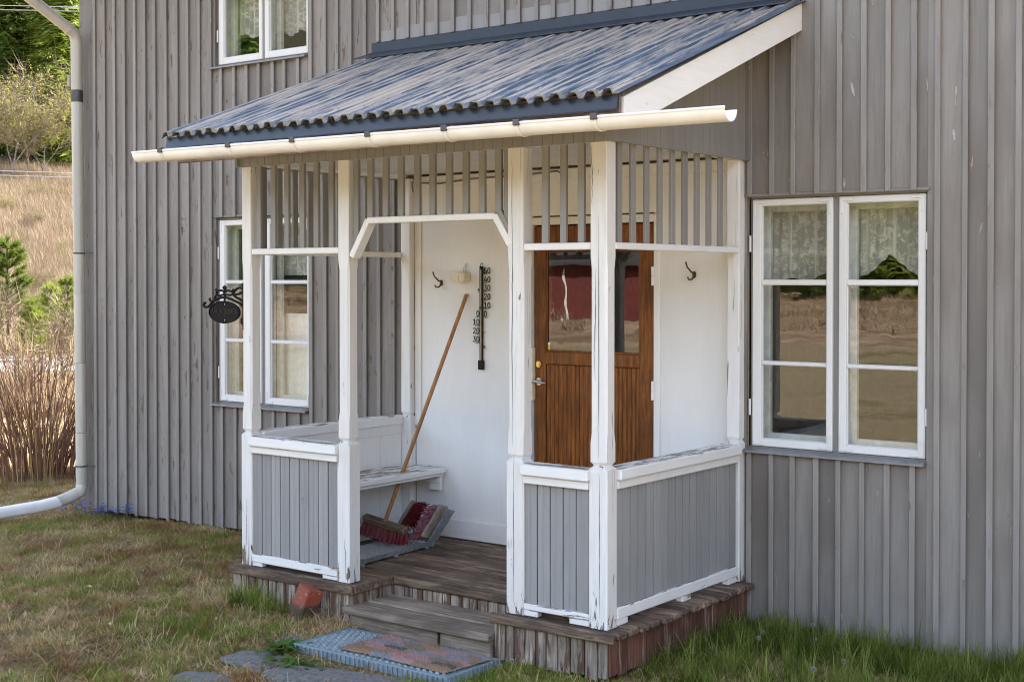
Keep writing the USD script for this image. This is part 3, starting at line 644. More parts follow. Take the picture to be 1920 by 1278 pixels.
part(porch, 'panel_backing', cat(box(-2.519, -1.814, -1.3775, -1.3745, .056, .67), box(-.501, -.104, -1.3775, -1.3745, .056, .67), box(-.0355, -.0345, -1.318, -.093, .071, .67)), 'dark_gap')  # near-black sheets added behind the boards to stand for shade in the gaps
part(porch, 'inner_panel', cat(box(-2.519, -1.814, -1.374, -1.364, .03, .71), box(-.501, -.104, -1.374, -1.364, .03, .71)), 'white_board')
# right low wall
y0, y1 = -1.318, -.093
part(porch, 'rail_cap', sag(-.100, .026, y0 - .002, y1 + .004, .716, .770, .006), 'white_rail_side')
part(porch, 'rail_apron', sag(-.052, .008, y0, y1, .672, .7155), 'white_rail_side')
nb = 17; w = (y1 - y0) / nb
for i in range(nb):
    a = y0 + i * w; j = rnd.uniform(-.002, .002)
    part(porch, 'panel_board', cbox(-.034, -.012 + j, a, a + w - .007, .07, .674, .0012), 'panel_grey')
part(porch, 'inner_panel', box(-.045, -.036, y0, y1, .05, .71), 'white_board')
part(porch, 'bottom_rail', sag(-.045, .006, y0, y1, .036, .092, .005), 'white_rail_side')
for a in (y0 + .01, y0 + .62, y1 - .11): part(porch, 'rail_foot', sag(-.04, .001, a, a + .09, .003, .037, .004), 'white_rail_side')
# left low wall (its inner face shows)
part(porch, 'rail_cap', sag(-2.615, -2.515, y0, y1 - .0, .728, .788, .006), 'white_rail_side')
part(porch, 'rail_apron', sag(-2.56, -2.524, y0, y1, .665, .7275), 'white_board')
yy = y0
for i in range(6):
    part(porch, 'inner_board', cbox(-2.55, -2.530, yy, yy + (y1 - y0) / 6 - .003, .004, .666, .002), 'white_board'); yy += (y1 - y0) / 6
for i in range(17): part(porch, 'panel_board', cbox(-2.585, -2.565, y0 + i * w, y0 + (i + 1) * w - .0035, .07, .727, .0035), 'panel_grey')
part(porch, 'baseboard', cbox(-2.5295, -2.515, y0, y1, .004, .115, .003), 'white_board')
# upper rails and slats
for x0, x1 in ((-2.524, -1.809), (-.506, -.099)): part(porch, 'upper_rail', cbox(x0, x1, -1.402, -1.352, 1.836, 1.871, .004), 'white_smooth')
part(porch, 'upper_rail', cbox(-.048, -.001, -1.324, -.086, 1.838, 1.871, .004), 'white_smooth')
part(porch, 'upper_rail', cbox(-2.585, -2.535, -1.324, -.086, 1.836, 1.871, .004), 'white_smooth')
SL_Z = 2.356
def slatx(a, b, z0): part(porch, 'slat', cbox(a, b, -1.392, -1.372, z0, SL_Z, .002), 'slat_grey')
for a, b in ((-.401, -.362), (-.289, -.252), (-.182, -.145)): slatx(a, b, 1.871)
for a, b in ((-2.490, -2.455), (-2.370, -2.330), (-2.256, -2.219), (-2.130, -2.090), (-2.016, -1.976), (-1.893, -1.856)): slatx(a, b, 1.871)
for a in (-1.595, -1.481, -1.369, -1.252, -1.144, -1.029, -.915, -.806, -.699): slatx(a, a + .040, 2.03)
slatx(-1.70, -1.662, 1.90); slatx(-.640, -.612, 1.98)
for i in range(9):
    a = -1.292 + .1255 * i; part(porch, 'slat', cbox(-.030, -.012, a + rnd.uniform(-.004, .004), a + .040, 1.871, SL_Z + .008, .002), 'slat_grey')
    part(porch, 'slat', cbox(-2.57, -2.552, a, a + .040, 1.871, SL_Z + .008, .002), 'slat_grey')
# arch over the entrance
part(porch, 'arch_beam', cbox(-1.585, -.690, -1.408, -1.345, 1.997, 2.031, .004), 'white_smooth')
part(porch, 'arch_brace', prism_x([(0, 0), (1, 0), (1, 1), (0, 1)], 0, 1) if False else beam((-1.705, -1.3765, 1.815), (-1.578, -1.3765, 2.018), .0625, .036, .003, (0.0, 0.0, 1.0)), 'white_smooth')
part(porch, 'arch_brace', beam((-.592, -1.3765, 1.865), (-.692, -1.3765, 2.018), .0625, .036, .003), 'white_smooth')
part(porch, 'brace_infill', beam((-.600, -1.382, 1.93), (-.668, -1.382, 2.036), .03, .03, .002), 'slat_grey')
# header boards in front, gable boards at the side, ceiling
x = -2.633
while x < .018:
    w = .0628; part(porch, 'header_board', cbox(x, min(x + w, .0185) - .0012, -1.425 + rnd.uniform(-.001, .001), -1.405, 2.352, 2.62, .002), 'gable_grey'); x += w
ROOF = lambda y: 3.225 + .381 * y
y = -1.445
while y < -.035:
    w = .0621; a, b = y, min(y + w, -.03) - .0012
    m = prism_x([(a, 2.355), (b, 2.355), (b, ROOF(b) - .06), (a, ROOF(a) - .06)], .0, .0195 + rnd.uniform(-.0006, .0006)); part(porch, 'gable_board', m, 'gable_grey')
    part(porch, 'gable_board', (m[0] - [2.62, 0, 0], m[1]), 'gable_grey'); y += w
part(porch, 'corner_batten', cbox(.0, .045, -.055, -.030, 2.352, ROOF(-.04) - .06, .003), 'siding')
part(porch, 'lintel', cbox(-2.60, -.0, -1.404, -1.335, 2.353, 2.45, .003), 'white_smooth')
part(porch, 'lintel', cbox(-.075, -.001, -1.334, -.03, 2.360, 2.45, .003), 'white_smooth')
part(porch, 'lintel', cbox(-2.60, -2.53, -1.334, -.03, 2.360, 2.45, .003), 'white_smooth')
y = -1.33
while y < -.04:
    part(porch, 'ceiling_board', cbox(-2.53, -.076, y, min(y + .095, -.032) - .002, 2.385, 2.40, .002), 'white_board'); y += .095
part(porch, 'ceiling_cord', tube([(-2.42, -.10, 2.27), (-2.43, -.10, 2.33), (-2.2, -.09, 2.315), (-1.9, -.09, 2.335), (-1.5, -.09, 2.34), (-1.25, -.09, 2.352), (-1.2, -.09, 2.33), (-1.21, -.10, 2.30)], .006, 6), 'cable_grey', smooth=40)
# roof
def corrugated():
    pitch, hgt_, x0, x1 = .0945, .023, -2.765, .375; prof = []; x = x0
    while x < x1:
        for dx, dz in ((0, 0), (.018, 0), (.030, 1), (.038, 1.12), (.064, 1.12), (.072, 1), (.084, 0)): prof.append((x + dx, dz * hgt_))
        x += pitch
    prof = np.array([q for q in prof if q[0] <= x1]); ys = np.concatenate([[-1.868, -1.845], np.linspace(-1.8, -.005, 20)])
    P = np.zeros((len(prof), len(ys), 3)); P[..., 0] = prof[:, :1]; P[..., 1] = ys; P[..., 2] = ROOF(ys)[None] - .012 + prof[:, 1:]
    jag = meshkit.noise(np.stack([prof[:, 0] * 23, prof[:, 0] * 0, prof[:, 0] * 0], -1), 3); P[:, 0, 1] += (jag - .5) * .016; P[:, 0, 2] -= jag * .006
    v, f = grid_surface(P); n0 = np.cross(v[f[0, 1]] - v[f[0, 0]], v[f[0, 2]] - v[f[0, 0]])
    if n0[2] < 0: f = f[:, ::-1]
    lo = v - [0, 0, .004]; return cat((v, f), (lo, f[:, ::-1]))
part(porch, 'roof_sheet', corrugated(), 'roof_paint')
for yy_ in (-1.72, -1.0, -.34):
    for i in range(1, 32, 2):
        x = -2.765 + .0945 * i + .051; z = ROOF(yy_) - .012 + .0258; part(porch, 'roof_screw', cyl((x, yy_, z - .002), (x, yy_ - .002, z + .005), .007, 6), 'galvanised')
part(porch, 'roof_deck', prism_x([(-1.80, ROOF(-1.80) - .065), (-.03, ROOF(-.03) - .065), (-.03, ROOF(-.03) - .022), (-1.80, ROOF(-1.80) - .022)], -2.70, .315), 'fascia_wood')
part(porch, 'roof_flashing', cat(cbox(-2.86, .345, -.032, -.020, 3.205, 3.300, .002), prism_x([(-.033, 3.235), (-.21, ROOF(-.21) + .026), (-.21, ROOF(-.21) + .019), (-.033, 3.228)], -2.86, .345)), 'navy_metal')
part(porch, 'drip_flashing', cat(prism_x([(-1.845, 2.440), (-1.838, 2.440), (-1.825, 2.500), (-1.832, 2.500)], -2.745, .345), prism_x([(-1.86, 2.432), (-1.838, 2.438), (-1.838, 2.442), (-1.86, 2.436)], -2.745, .345)), 'navy_metal')
part(porch, 'fascia_board', cbox(-2.69, .335, -1.805, -1.775, 2.355, 2.505, .003), 'fascia_wood')
part(porch, 'fascia_board', cbox(-2.69, .335, -1.774, -1.430, 2.50, 2.515, .003), 'gable_grey')
BG = lambda y: 3.203 + .395 * y
part(porch, 'barge_board', prism_x([(-1.79, BG(-1.79) - .11), (-1.79, BG(-1.79)), (-.005, BG(-.005)), (-.005, BG(-.005) - .148), (-1.60, BG(-1.60) - .148)], .322, .346), 'barge_white')
part(porch, 'barge_board', prism_x([(-1.79, BG(-1.79) - .11), (-1.79, BG(-1.79)), (-.005, BG(-.005)), (-.005, BG(-.005) - .148), (-1.60, BG(-1.60) - .148)], -2.735, -2.711), 'barge_white')
part(porch, 'soffit_board', prism_x([(-1.79, ROOF(-1.79) - .085), (-.03, ROOF(-.03) - .085), (-.03, ROOF(-.03) - .066), (-1.79, ROOF(-1.79) - .066)], .0205, .321), 'gable_grey')
# gutter with its clips
def gutter():
    r, cy, t = .054, -1.950, .004; a = np.linspace(math.pi, 2 * math.pi, 17)
    poly = [(cy + r * math.cos(q), r * math.sin(q)) for q in a] + [(cy + (r - t) * math.cos(q), (r - t) * math.sin(q)) for q in a[::-1]]
    v, f = prism_x(poly, -2.840, .968); v = v.copy(); v[:, 2] += 2.396 - .0065 * (v[:, 0] + 1); return v, f
gt = part(porch, 'gutter', gutter(), 'gutter_cream', label='cream half-round gutter running past the right end of the porch roof', smooth=30)
GZ_ = lambda x: 2.396 - .0065 * (x + 1)
part(gt, 'lip_bead', tube([(-2.84, -2.002, GZ_(-2.84) + .001), (.968, -2.002, GZ_(.968) + .001)], .0065, 8), 'pipe_white', smooth=40)
for x in (-2.585, -2.02, -1.53, -1.0, -.51, -.085, .335):
    a = np.linspace(math.pi * .98, 2 * math.pi, 12); c = np.array([[x, -1.95 + .0565 * math.cos(q), GZ_(x) + .0565 * math.sin(q)] for q in a])
    part(gt, 'gutter_clip', cat(*[beam(c[i], c[i + 1], .018, .003, .0005, (c[i] + c[i + 1]) / 2 - [x, -1.95, GZ_(x)]) for i in range(11)]), 'gutter_cream')
    part(gt, 'clip_clasp', cbox(x - .017, x + .017, -2.016, -1.980, GZ_(x) - .012, GZ_(x) + .016, .003), 'gutter_clip')
    part(gt, 'hook', beam((x, -1.99, GZ_(x) + .012), (x, -1.80, GZ_(x) + .035), .016, .004, .001), 'galvanised')

# ---------------------------------------------------------------- step
step = thing('porch_step', 'weathered grey wooden step of three planks in front of the porch entrance', 'step', (-1.1, -1.3, -.23))
TZ = -.100
for i, (a, b) in enumerate(((-1.50, -1.338), (-1.328, -1.234), (-1.224, -1.126))):
    part(step, 'tread_plank', cbox(-1.668 + (.0 if i else -.022), -.66 + (.0 if i else .13) * 0 - .0, a, b, TZ - .042, TZ + rnd.uniform(-.002, .002), .007), 'step_wood')
part(step, 'riser_board', cbox(-1.640, -1.02, -1.475, -1.448, -.24, TZ - .043, .004), 'step_wood')
part(step, 'riser_board', cbox(-1.0, -.665, -1.475, -1.448, -.24, TZ - .043, .004), 'step_wood')
part(step, 'stringer', cat(box(-1.655, -1.642, -1.447, -1.13, -.24, TZ - .043), box(-.68, -.664, -1.447, -1.13, -.24, TZ - .043)), 'deck')
# grating and rug in front of the step
from shapely.geometry import Polygon, box as sbox
def grating():
    x0, x1, y0, y1 = -1.575, -.545, -1.955, -1.545; hs = []; j = 0; y = y0 + .035
    while y < y1 - .03:
        x = x0 + .035 + (.02 if j % 2 else 0)
        while x < x1 - .035: hs.append(sbox(x, y, x + .016, y + .011)); x += .041
        y += .036; j += 1
    p = Polygon(sbox(x0, y0, x1, y1).exterior.coords, [list(h.exterior.coords) for h in hs])
    m = trimesh.creation.extrude_polygon(p, .006, engine='earcut'); return np.array(m.vertices) + [0, 0, -.2], np.array(m.faces), hs
gv, gf, ghs = grating()
grate = thing('entrance_grating', 'blue-grey galvanised steel grating lying on the ground below the step', 'grating', (-1.06, -1.75, -.23))
part(grate, 'plate', (gv, gf), 'grate_steel')
part(grate, 'rim', cat(cbox(-1.578, -.542, -1.960, -1.9545, -.236, -.190, .002), cbox(-1.580, -1.5745, -1.955, -1.545, -.236, -.190, .002), cbox(-.5455, -.540, -1.955, -1.545, -.236, -.190, .002)), 'grate_steel')
part(grate, 'raised_tooth', cat(*[beam((h.bounds[0] - .002, h.bounds[1] - .002, -.190), (h.bounds[2] + .004, h.bounds[1] - .002, -.190), .003, .009, .0005) for h in ghs]), 'galvanised', kind='stuff')
part(grate, 'rim_rib', cat(*[cbox(x, x + .006, -1.968, -1.9605, -.230, -.192, .001) for x in np.arange(-1.56, -.55, .032)], *[cbox(-.5395, -.532, y, y + .006, -.230, -.192, .001) for y in np.arange(-1.945, -1.55, .032)]), 'galvanised', kind='stuff')
rug = thing('door_rug', 'worn patchwork rug in brown, pink and grey blocks lying on the grating', 'rug', (-.95, -1.72, -.19))
nx_, ny_ = 60, 26; UU, VV = np.meshgrid(np.linspace(0, 1, nx_), np.linspace(0, 1, ny_), indexing='ij')
RX = -1.285 + .70 * UU + .03 * VV - .02 * (1 - UU); RY = -1.905 + .33 * VV + .01 * np.sin(UU * 5)
edge = np.minimum(np.minimum(UU, 1 - UU) * nx_, np.minimum(VV, 1 - VV) * ny_); RZ = -.1885 + .016 * np.clip(edge / 1.5, 0, 1) + .004 * meshkit.noise(np.stack([RX * 30, RY * 30, RX * 0], -1), 4)
part(rug, 'cloth', grid_surface(np.stack([RX, RY, RZ], -1)), 'rug', smooth=True)
fz = []
for k in range(3500):
    i, j = R.integers(0, nx_), R.integers(0, ny_); p = np.array([RX[i, j], RY[i, j], RZ[i, j]]) + R.normal(0, .004, 3) * [1, 1, .1]; d = R.normal(0, .010, 3); d[2] = abs(d[2]) * 1.1
    fz.append((p, p + [.0025, .001, 0], p + d))
fz = np.array(fz); part(rug, 'pile', (fz.reshape(-1, 3), np.arange(len(fz) * 3).reshape(-1, 3)), 'rug', kind='stuff')

# ---------------------------------------------------------------- things in the porch
bench = thing('bench', 'white peeling wall bench along the left side of the porch', 'bench', (-2.35, -.7, 0))
part(bench, 'seat', cbox(-2.514, -2.175, -1.30, -.05, .425, .462, .006), 'white_rail_side')
part(bench, 'seat_edge', cbox(-2.514, -2.195, -1.29, -.052, .405, .4245, .003), 'white_board')
part(bench, 'bracket', prism_x([(-.075, .31), (-.05, .31), (-.05, .404), (-.075, .404)], -2.30, -2.21), 'white_board')
part(bench, 'bracket', cbox(-2.50, -2.22, -.078, -.050, .355, .404, .004), 'white_board')
part(bench, 'bracket', cbox(-2.50, -2.24, -1.28, -1.25, .355, .404, .004), 'white_board')

def bristles(origin, ax_u, ax_v, nu, nv, lu, lv, dirn, length, r, spread, seed):
    """Tapered clumps of bristle in a field of nu x nv, each splayed a little."""
    g = np.random.default_rng(seed); out = []
    for i in range(nu):
        for j in range(nv):
            p = np.asarray(origin) + np.asarray(ax_u) * ((i + .5) / nu - .5) * lu + np.asarray(ax_v) * ((j + .5) / nv - .5) * lv
            for k in range(5):
                d = np.asarray(dirn) + g.normal(0, spread, 3) + np.asarray(ax_v) * ((j + .5) / nv - .5) * .5 + np.asarray(ax_u) * ((i + .5) / nu - .5) * .35
                d /= np.linalg.norm(d); l = length * g.uniform(.85, 1.08); out.append(tube([p + g.normal(0, .002, 3), p + d * l], [r * .7, r], 4, cap=True))
    return cat(*out)
scraper = thing('boot_scraper', 'galvanised boot scraper with upright red brushes standing on the porch floor', 'boot scraper', (-2.1, -.7, 0))
def plate():
    prof = []; x = -2.335
    n = 9; w = .30 / n
    for i in range(n): prof += [(-2.335 + i * w, .0), (-2.335 + i * w + .3 * w, .0), (-2.335 + i * w + .45 * w, .006), (-2.335 + i * w + .85 * w, .006)]
    prof.append((-2.035, 0)); prof = np.array(prof)
    ys = np.array([-1.10, -.38]); P = np.zeros((len(prof), 2, 3)); P[..., 0] = prof[:, :1] + np.array([.05, 0])[None]; P[..., 1] = ys; P[..., 2] = .034 + prof[:, 1:] + .0
    v, f = grid_surface(P); return cat((v, f[:, ::-1]), (v - [0, 0, .003], f))
part(scraper, 'plate', plate(), 'galvanised')
part(scraper, 'rim', beam((-1.985, -1.10, .026), (-2.035, -.38, .026), .004, .03, .001), 'galvanised')
part(scraper, 'foot', cat(*[cbox(-2.04 + .03 * k, -2.015 + .03 * k, -.42 - .32 * k, -.40 - .32 * k, .001, .02, .002) for k in range(3)]), 'galvanised')
lean = np.array([.105, .06, .20]); lean /= np.linalg.norm(lean)
for (bx, by, bz, side, col, mt) in ((-2.035, -.42, .075, -1, 'right', 'bristle_pink'), (-2.285, -.36, .12, 1, 'left', 'bristle_red')):
    b0 = np.array([bx, by, bz]); b1 = b0 + lean * (.235 if side < 0 else .175); bn = np.cross(lean, [0, 1, 0]); bn /= np.linalg.norm(bn)
    bp_ = part(scraper, 'side_brush', beam(b0, b1, .075, .020, .003, np.array([1, 0, 0.0])), 'brush_board_wood')
    part(bp_, 'bristle_field', bristles((b0 + b1) / 2 + np.array([side * .012, -.0, 0]), lean, np.array([0, 1.0, 0]), 13, 5, np.linalg.norm(b1 - b0) * .94, .066, np.array([side * 1.0, -.25, -.22]), .085, .0022, .12, 3 + side), mt)
part(scraper, 'upright', beam(np.array([-2.008, -.41, .02]), np.array([-2.008, -.41, .02]) + lean * .27, .07, .006, .001, np.array([1, 0, 0.0])), 'galvanised')

broom = thing('push_broom', 'push broom with red bristles and wooden handle leaning on the white wall', 'broom', (-2.3, -.5, .1))
hb0, hb1 = np.array([-2.48, -.50, .165]), np.array([-2.105, -.52, .120])
part(broom, 'head', beam(hb0, hb1, .052, .045, .008, (0, -.3, 1)), 'brush_wood')
hd = (hb1 - hb0) / np.linalg.norm(hb1 - hb0)
part(broom, 'bristle_field', bristles((hb0 + hb1) / 2 - [0, .0, .022], hd, np.array([0, 1.0, 0]), 26, 5, .37, .05, np.array([.02, -.16, -1.0]), .085, .0026, .10, 9), 'bristle_red')
hs_ = (hb0 + hb1) / 2 + np.array([-.0, .0, .015]); ht = np.array([-2.005, -.045, 1.595])
part(broom, 'handle', tube([hs_, hs_ * .5 + ht * .5 + np.array([0, -.004, -.004]), ht], [.0135, .0135, .013], 12), 'broom_wood', smooth=40)

def wall_text(s, x, z, h, depth=.004, right=False, y=-.040):
    m = meshkit.text_mesh(s, h, depth); v = np.array(m.vertices); f = np.array(m.faces); v[:, 0] *= .82
    if right: v[:, 0] -= v[:, 0].max()
    return np.stack([x + v[:, 0], y - v[:, 2], z + v[:, 1]], 1), f
th = thing('wall_thermometer', 'black wall thermometer with raised numerals on the white porch wall', 'thermometer', (-1.886, -.03, 1.4))
TX = -1.887
part(th, 'back_rail', cat(cbox(TX - .0125, TX - .0065, -.046, -.036, 1.165, 1.775, .001), cbox(TX + .0035, TX + .0125, -.046, -.036, 1.165, 1.775, .001), cbox(TX - .012, TX + .012, -.046, -.0305, 1.755, 1.768, .001), cbox(TX - .016, TX + .016, -.046, -.036, 1.505, 1.513, .001)), 'black_plastic')
part(th, 'glass_tube', cyl((TX - .0015, -.042, 1.165), (TX - .0015, -.042, 1.758), .0038, 8), 'steel', smooth=40)
part(th, 'bulb_case', cbox(TX - .019, TX + .019, -.055, -.0305, 1.112, 1.172, .003), 'black_plastic')
tz = {50: 1.727, 40: 1.672, 30: 1.617, 20: 1.561, 10: 1.506, 0: 1.452}
for q, z in tz.items():
    part(th, 'numeral', wall_text(str(q), TX + .020, z, .039), 'letters_black'); part(th, 'tick', cbox(TX + .010, TX + .052, -.042, -.038, z - .006, z - .003, .0005), 'letters_black')
for q, z in ((0, 1.452), (10, 1.397), (20, 1.342), (30, 1.287)):
    part(th, 'numeral', wall_text(str(q), TX - .017, z, .039, right=True), 'letters_black'); part(th, 'tick', cbox(TX - .052, TX - .010, -.042, -.038, z - .006, z - .003, .0005), 'letters_black')
part(th, 'letter', wall_text('C', TX - .008, 1.766, .030), 'letters_black')
part(th, 'plus_sign', cat(cbox(TX - .034, TX - .014, -.042, -.038, 1.620, 1.623, .0005), cbox(TX - .0255, TX - .0225, -.0425, -.038, 1.609, 1.634, .0005)), 'letters_black')
part(th, 'minus_sign', cbox(TX + .014, TX + .034, -.042, -.038, 1.350, 1.353, .0005), 'letters_black')
part(th, 'mount_ring', cat(*[tube([(TX + .024 + .008 * math.cos(t), -.042, z + .008 * math.sin(t)) for t in np.linspace(0, 2 * math.pi, 9)], .0022, 5) for z in (1.258, 1.738)]), 'black_plastic')

def coat_hook(x, z, label):
    h = thing('coat_hook', label, 'coat hook', (x, -.03, z))
    part(h, 'plate', ell(x + .004, -.033, z - .07, .013, .005, .020), 'bronze', smooth=True)
    part(h, 'upper_prong', tube([(x + .004, -.036, z - .062), (x - .004, -.055, z - .055), (x - .014, -.085, z - .025), (x - .017, -.095, z + .003)], [.006, .005, .0045, .005], 8), 'bronze', smooth=True)
    part(h, 'lower_prong', tube([(x + .004, -.036, z - .078), (x - .0, -.055, z - .098), (x - .008, -.075, z - .098), (x - .012, -.082, z - .083)], [.006, .005, .0045, .005], 8), 'bronze', smooth=True)
coat_hook(-2.235, 1.738, 'bronze double coat hook on the white wall left of the thermometer')
coat_hook(-.322, 1.788, 'bronze double coat hook on the white wall right of the door')
wb = thing('wall_box', 'small cream box hanging from a wire loop left of the thermometer', 'box', (-2.03, -.03, 1.7))
part(wb, 'casing', cbox(-2.088, -1.985, -.092, -.031, 1.674, 1.736, .005), 'lamp_box')
part(wb, 'lid_seam', cbox(-2.0895, -2.035, -.0945, -.0925, 1.674, 1.737, .002), 'lamp_box')
part(wb, 'wire_loop', tube([(-2.030, -.045, 1.736), (-2.034, -.042, 1.765), (-2.018, -.036, 1.795), (-2.008, -.036, 1.785), (-2.018, -.042, 1.76), (-2.012, -.045, 1.736)], .0025, 6), 'galvanised')

# hanging sign on the left post
sign = thing('hanging_sign', 'black cast-iron oval sign hanging from a scrolled bracket on the leftmost post', 'sign', (-2.62, -1.36, 1.5))
SY = -1.372
part(sign, 'wall_bar', cat(cbox(-2.632, -2.611, SY - .010, SY + .010, 1.405, 1.655, .004), ell(-2.622, SY, 1.662, .014, .012, .014), ell(-2.622, SY, 1.399, .010, .010, .010), tube([(-2.633, SY, 1.46), (-2.648, SY, 1.455), (-2.648, SY, 1.43), (-2.636, SY, 1.425)], .005, 6)), 'black_iron', smooth=40)
def curve(pts, r=.0066): 
    from scipy.interpolate import CubicSpline
    p = np.array(pts, float); t = np.arange(len(p)); c = CubicSpline(t, p); q = c(np.linspace(0, len(p) - 1, 7 * len(p)))
    return tube([(-2.622 + a, SY, b) for a, b in q], r, 6)
SC = 1 / 2300.; su = lambda u, v: ((u - 815) * .00053, 1.676 - (v - 250) * .000348)
part(sign, 'scroll', cat(curve([su(*q) for q in ((800, 690), (740, 620), (640, 570), (490, 520), (330, 560), (250, 630), (190, 690), (130, 680), (125, 640), (150, 620))], .008)), 'black_iron', smooth=True)
part(sign, 'scroll', curve([su(*q) for q in ((490, 510), (460, 470), (400, 490), (345, 460), (370, 410), (440, 400), (465, 440))]), 'black_iron', smooth=True)
part(sign, 'scroll', curve([su(*q) for q in ((495, 510), (520, 470), (570, 480), (630, 450), (590, 410), (530, 400), (505, 440))]), 'black_iron', smooth=True)
part(sign, 'scroll', curve([su(*q) for q in ((300, 570), (250, 590), (225, 560), (235, 545))]), 'black_iron', smooth=True)
part(sign, 'scroll', curve([su(*q) for q in ((320, 560), (330, 500), (360, 440), (340, 400), (345, 385))]), 'black_iron', smooth=True)
part(sign, 'scroll', curve([su(*q) for q in ((800, 400), (740, 450), (640, 460), (680, 380), (750, 350), (800, 370))], .0075), 'black_iron', smooth=True)
part(sign, 'scroll', curve([su(*q) for q in ((630, 460), (690, 520), (760, 560), (800, 620))], .0075), 'black_iron', smooth=True)
part(sign, 'scroll', curve([su(*q) for q in ((640, 450), (625, 410), (630, 385), (650, 400))]), 'black_iron', smooth=True)
part(sign, 'finial', cat(curve([su(*q) for q in ((485, 515), (485, 420), (485, 385), (465, 350), (485, 330), (505, 350), (488, 382))]), curve([su(485, 515), su(485, 600)])), 'black_iron', smooth=True)
OC = su(485, 775)
t = np.linspace(0, 2 * math.pi, 41)[:-1]
def oval():
    ox, oz = -2.622 + OC[0], OC[1]; o = Polygon([(ox + .138 * math.cos(a), oz + .066 * math.sin(a)) for a in t], [[(ox + .009 * math.cos(a), oz + s * .048 + .008 * math.sin(a)) for a in t[::4]] for s in (1, -1)])
    m = trimesh.creation.extrude_polygon(o, .010, engine='earcut'); v = np.array(m.vertices); return np.stack([v[:, 0], SY + .005 - v[:, 2], v[:, 1]], 1), np.array(m.faces)[:, ::-1]
part(sign, 'oval_plate', oval(), 'black_iron')
part(sign, 'rim', tube([(-2.622 + OC[0] + (.1365) * math.cos(a), SY - .006, OC[1] + .0645 * math.sin(a)) for a in np.linspace(0, 2 * math.pi, 41)], .004, 6), 'black_iron', smooth=True)
lm = meshkit.text_mesh('VÄLKOMMEN', .034, .003); lv = np.array(lm.vertices); lv[:, 0] = (lv[:, 0] - lv[:, 0].mean()) * .225 / np.ptp(lv[:, 0]); lv[:, 1] -= .012
part(sign, 'lettering', (np.stack([-2.622 + OC[0] + lv[:, 0], SY - .005 - lv[:, 2], OC[1] + lv[:, 1]], 1), np.array(lm.faces)), 'sign_letters')

# ---------------------------------------------------------------- behind the windows
def curtain(name, x0, x1, ztop, zb, y, mat, label, folds=9, amp=.012):
    u = np.linspace(0, 1, 60); P = np.zeros((60, 14, 3))
    for j, w_ in enumerate(np.linspace(0, 1, 14)):
        P[:, j, 0] = x0 + (x1 - x0) * u; P[:, j, 1] = y + amp * np.sin(u * folds * 2 * np.pi) * (.4 + .6 * w_); P[:, j, 2] = ztop + (zb(x0 + (x1 - x0) * u) - ztop) * w_
    single(name, grid_surface(P), mat, label, 'curtain', smooth=True)
curtain('curtain', .045, .545, 2.12, lambda x: np.interp(x, [.04, .12, .2, .3, .42, .5, .55], [1.70, 1.68, 1.70, 1.68, 1.735, 1.81, 1.80]), .165, 'lace', 'white lace valance in the left casement of the large right window')
curtain('curtain', .575, 1.06, 2.12, lambda x: np.interp(x, [.57, .66, .78, .9, 1.0, 1.06], [1.70, 1.72, 1.825, 1.73, 1.68, 1.68]), .165, 'lace', 'white lace valance in the right casement of the large right window')
curtain('curtain', -4.44, -3.98, 4.3, lambda x: 3.53 + .02 * np.sin((x + 4) * 30), .165, 'lace', 'lace valance in the left casement of the upper window')
curtain('curtain', -3.96, -3.50, 4.3, lambda x: 3.50 + .018 * np.sin((x + 4) * 32), .165, 'lace', 'lace valance in the right casement of the upper window')
curtain('curtain', -3.95, -3.50, 1.44, lambda x: x * 0 + .80, .165, 'curtain_white', 'white half curtain low in the right casement of the left window', 5, .008)
curtain('curtain', -4.40, -4.12, 2.1, lambda x: x * 0 + .80, .165, 'curtain_white', 'white side curtain in the left casement of the left window', 4)
curtain('curtain', -4.02, -3.50, 2.12, lambda x: x * 0 + 1.72, .165, 'lace', 'lace valance in the right casement of the left window', 6)
table = thing('table', 'dark table standing inside behind the large right window', 'table', (.55, .75, .02))
part(table, 'top', cbox(-.05, .78, .32, 1.3, .77, .80, .006), 'table_dark')
for x in (0, .70):
    for yy in (.36, 1.2): part(table, 'leg', cbox(x, x + .05, yy, yy + .05, .021, .769, .004), 'table_dark')

# ---------------------------------------------------------------- brick, stones
def rough_block(cx, cy, cz, sx, sy, sz, rot, seed, jag=.12, sub=3):
    m = trimesh.creation.icosphere(sub); v = np.array(m.vertices); v = np.sign(v) * np.abs(v) ** .55; v = v * (1 + jag * (meshkit.fbm(v * 1.7 + seed * 7.3, 3, seed) - .5))[:, None]
    v = v * [sx, sy, sz]; c, s = math.cos(rot), math.sin(rot); v = np.stack([v[:, 0] * c - v[:, 1] * s, v[:, 0] * s + v[:, 1] * c, v[:, 2]], 1); return v + [cx, cy, cz], np.array(m.faces)
bk = trimesh.Trimesh(*cbox(-.058, .058, -.052, .052, -.115, .115, .007), process=False)
bk.apply_transform(trimesh.transformations.euler_matrix(math.radians(-16), math.radians(14), math.radians(-12)))
single('brick', (np.array(bk.vertices) + [-1.93, -1.55, -.13], np.array(bk.faces)), 'brick_red', 'broken red brick leaning against the porch skirting left of the step', 'brick')
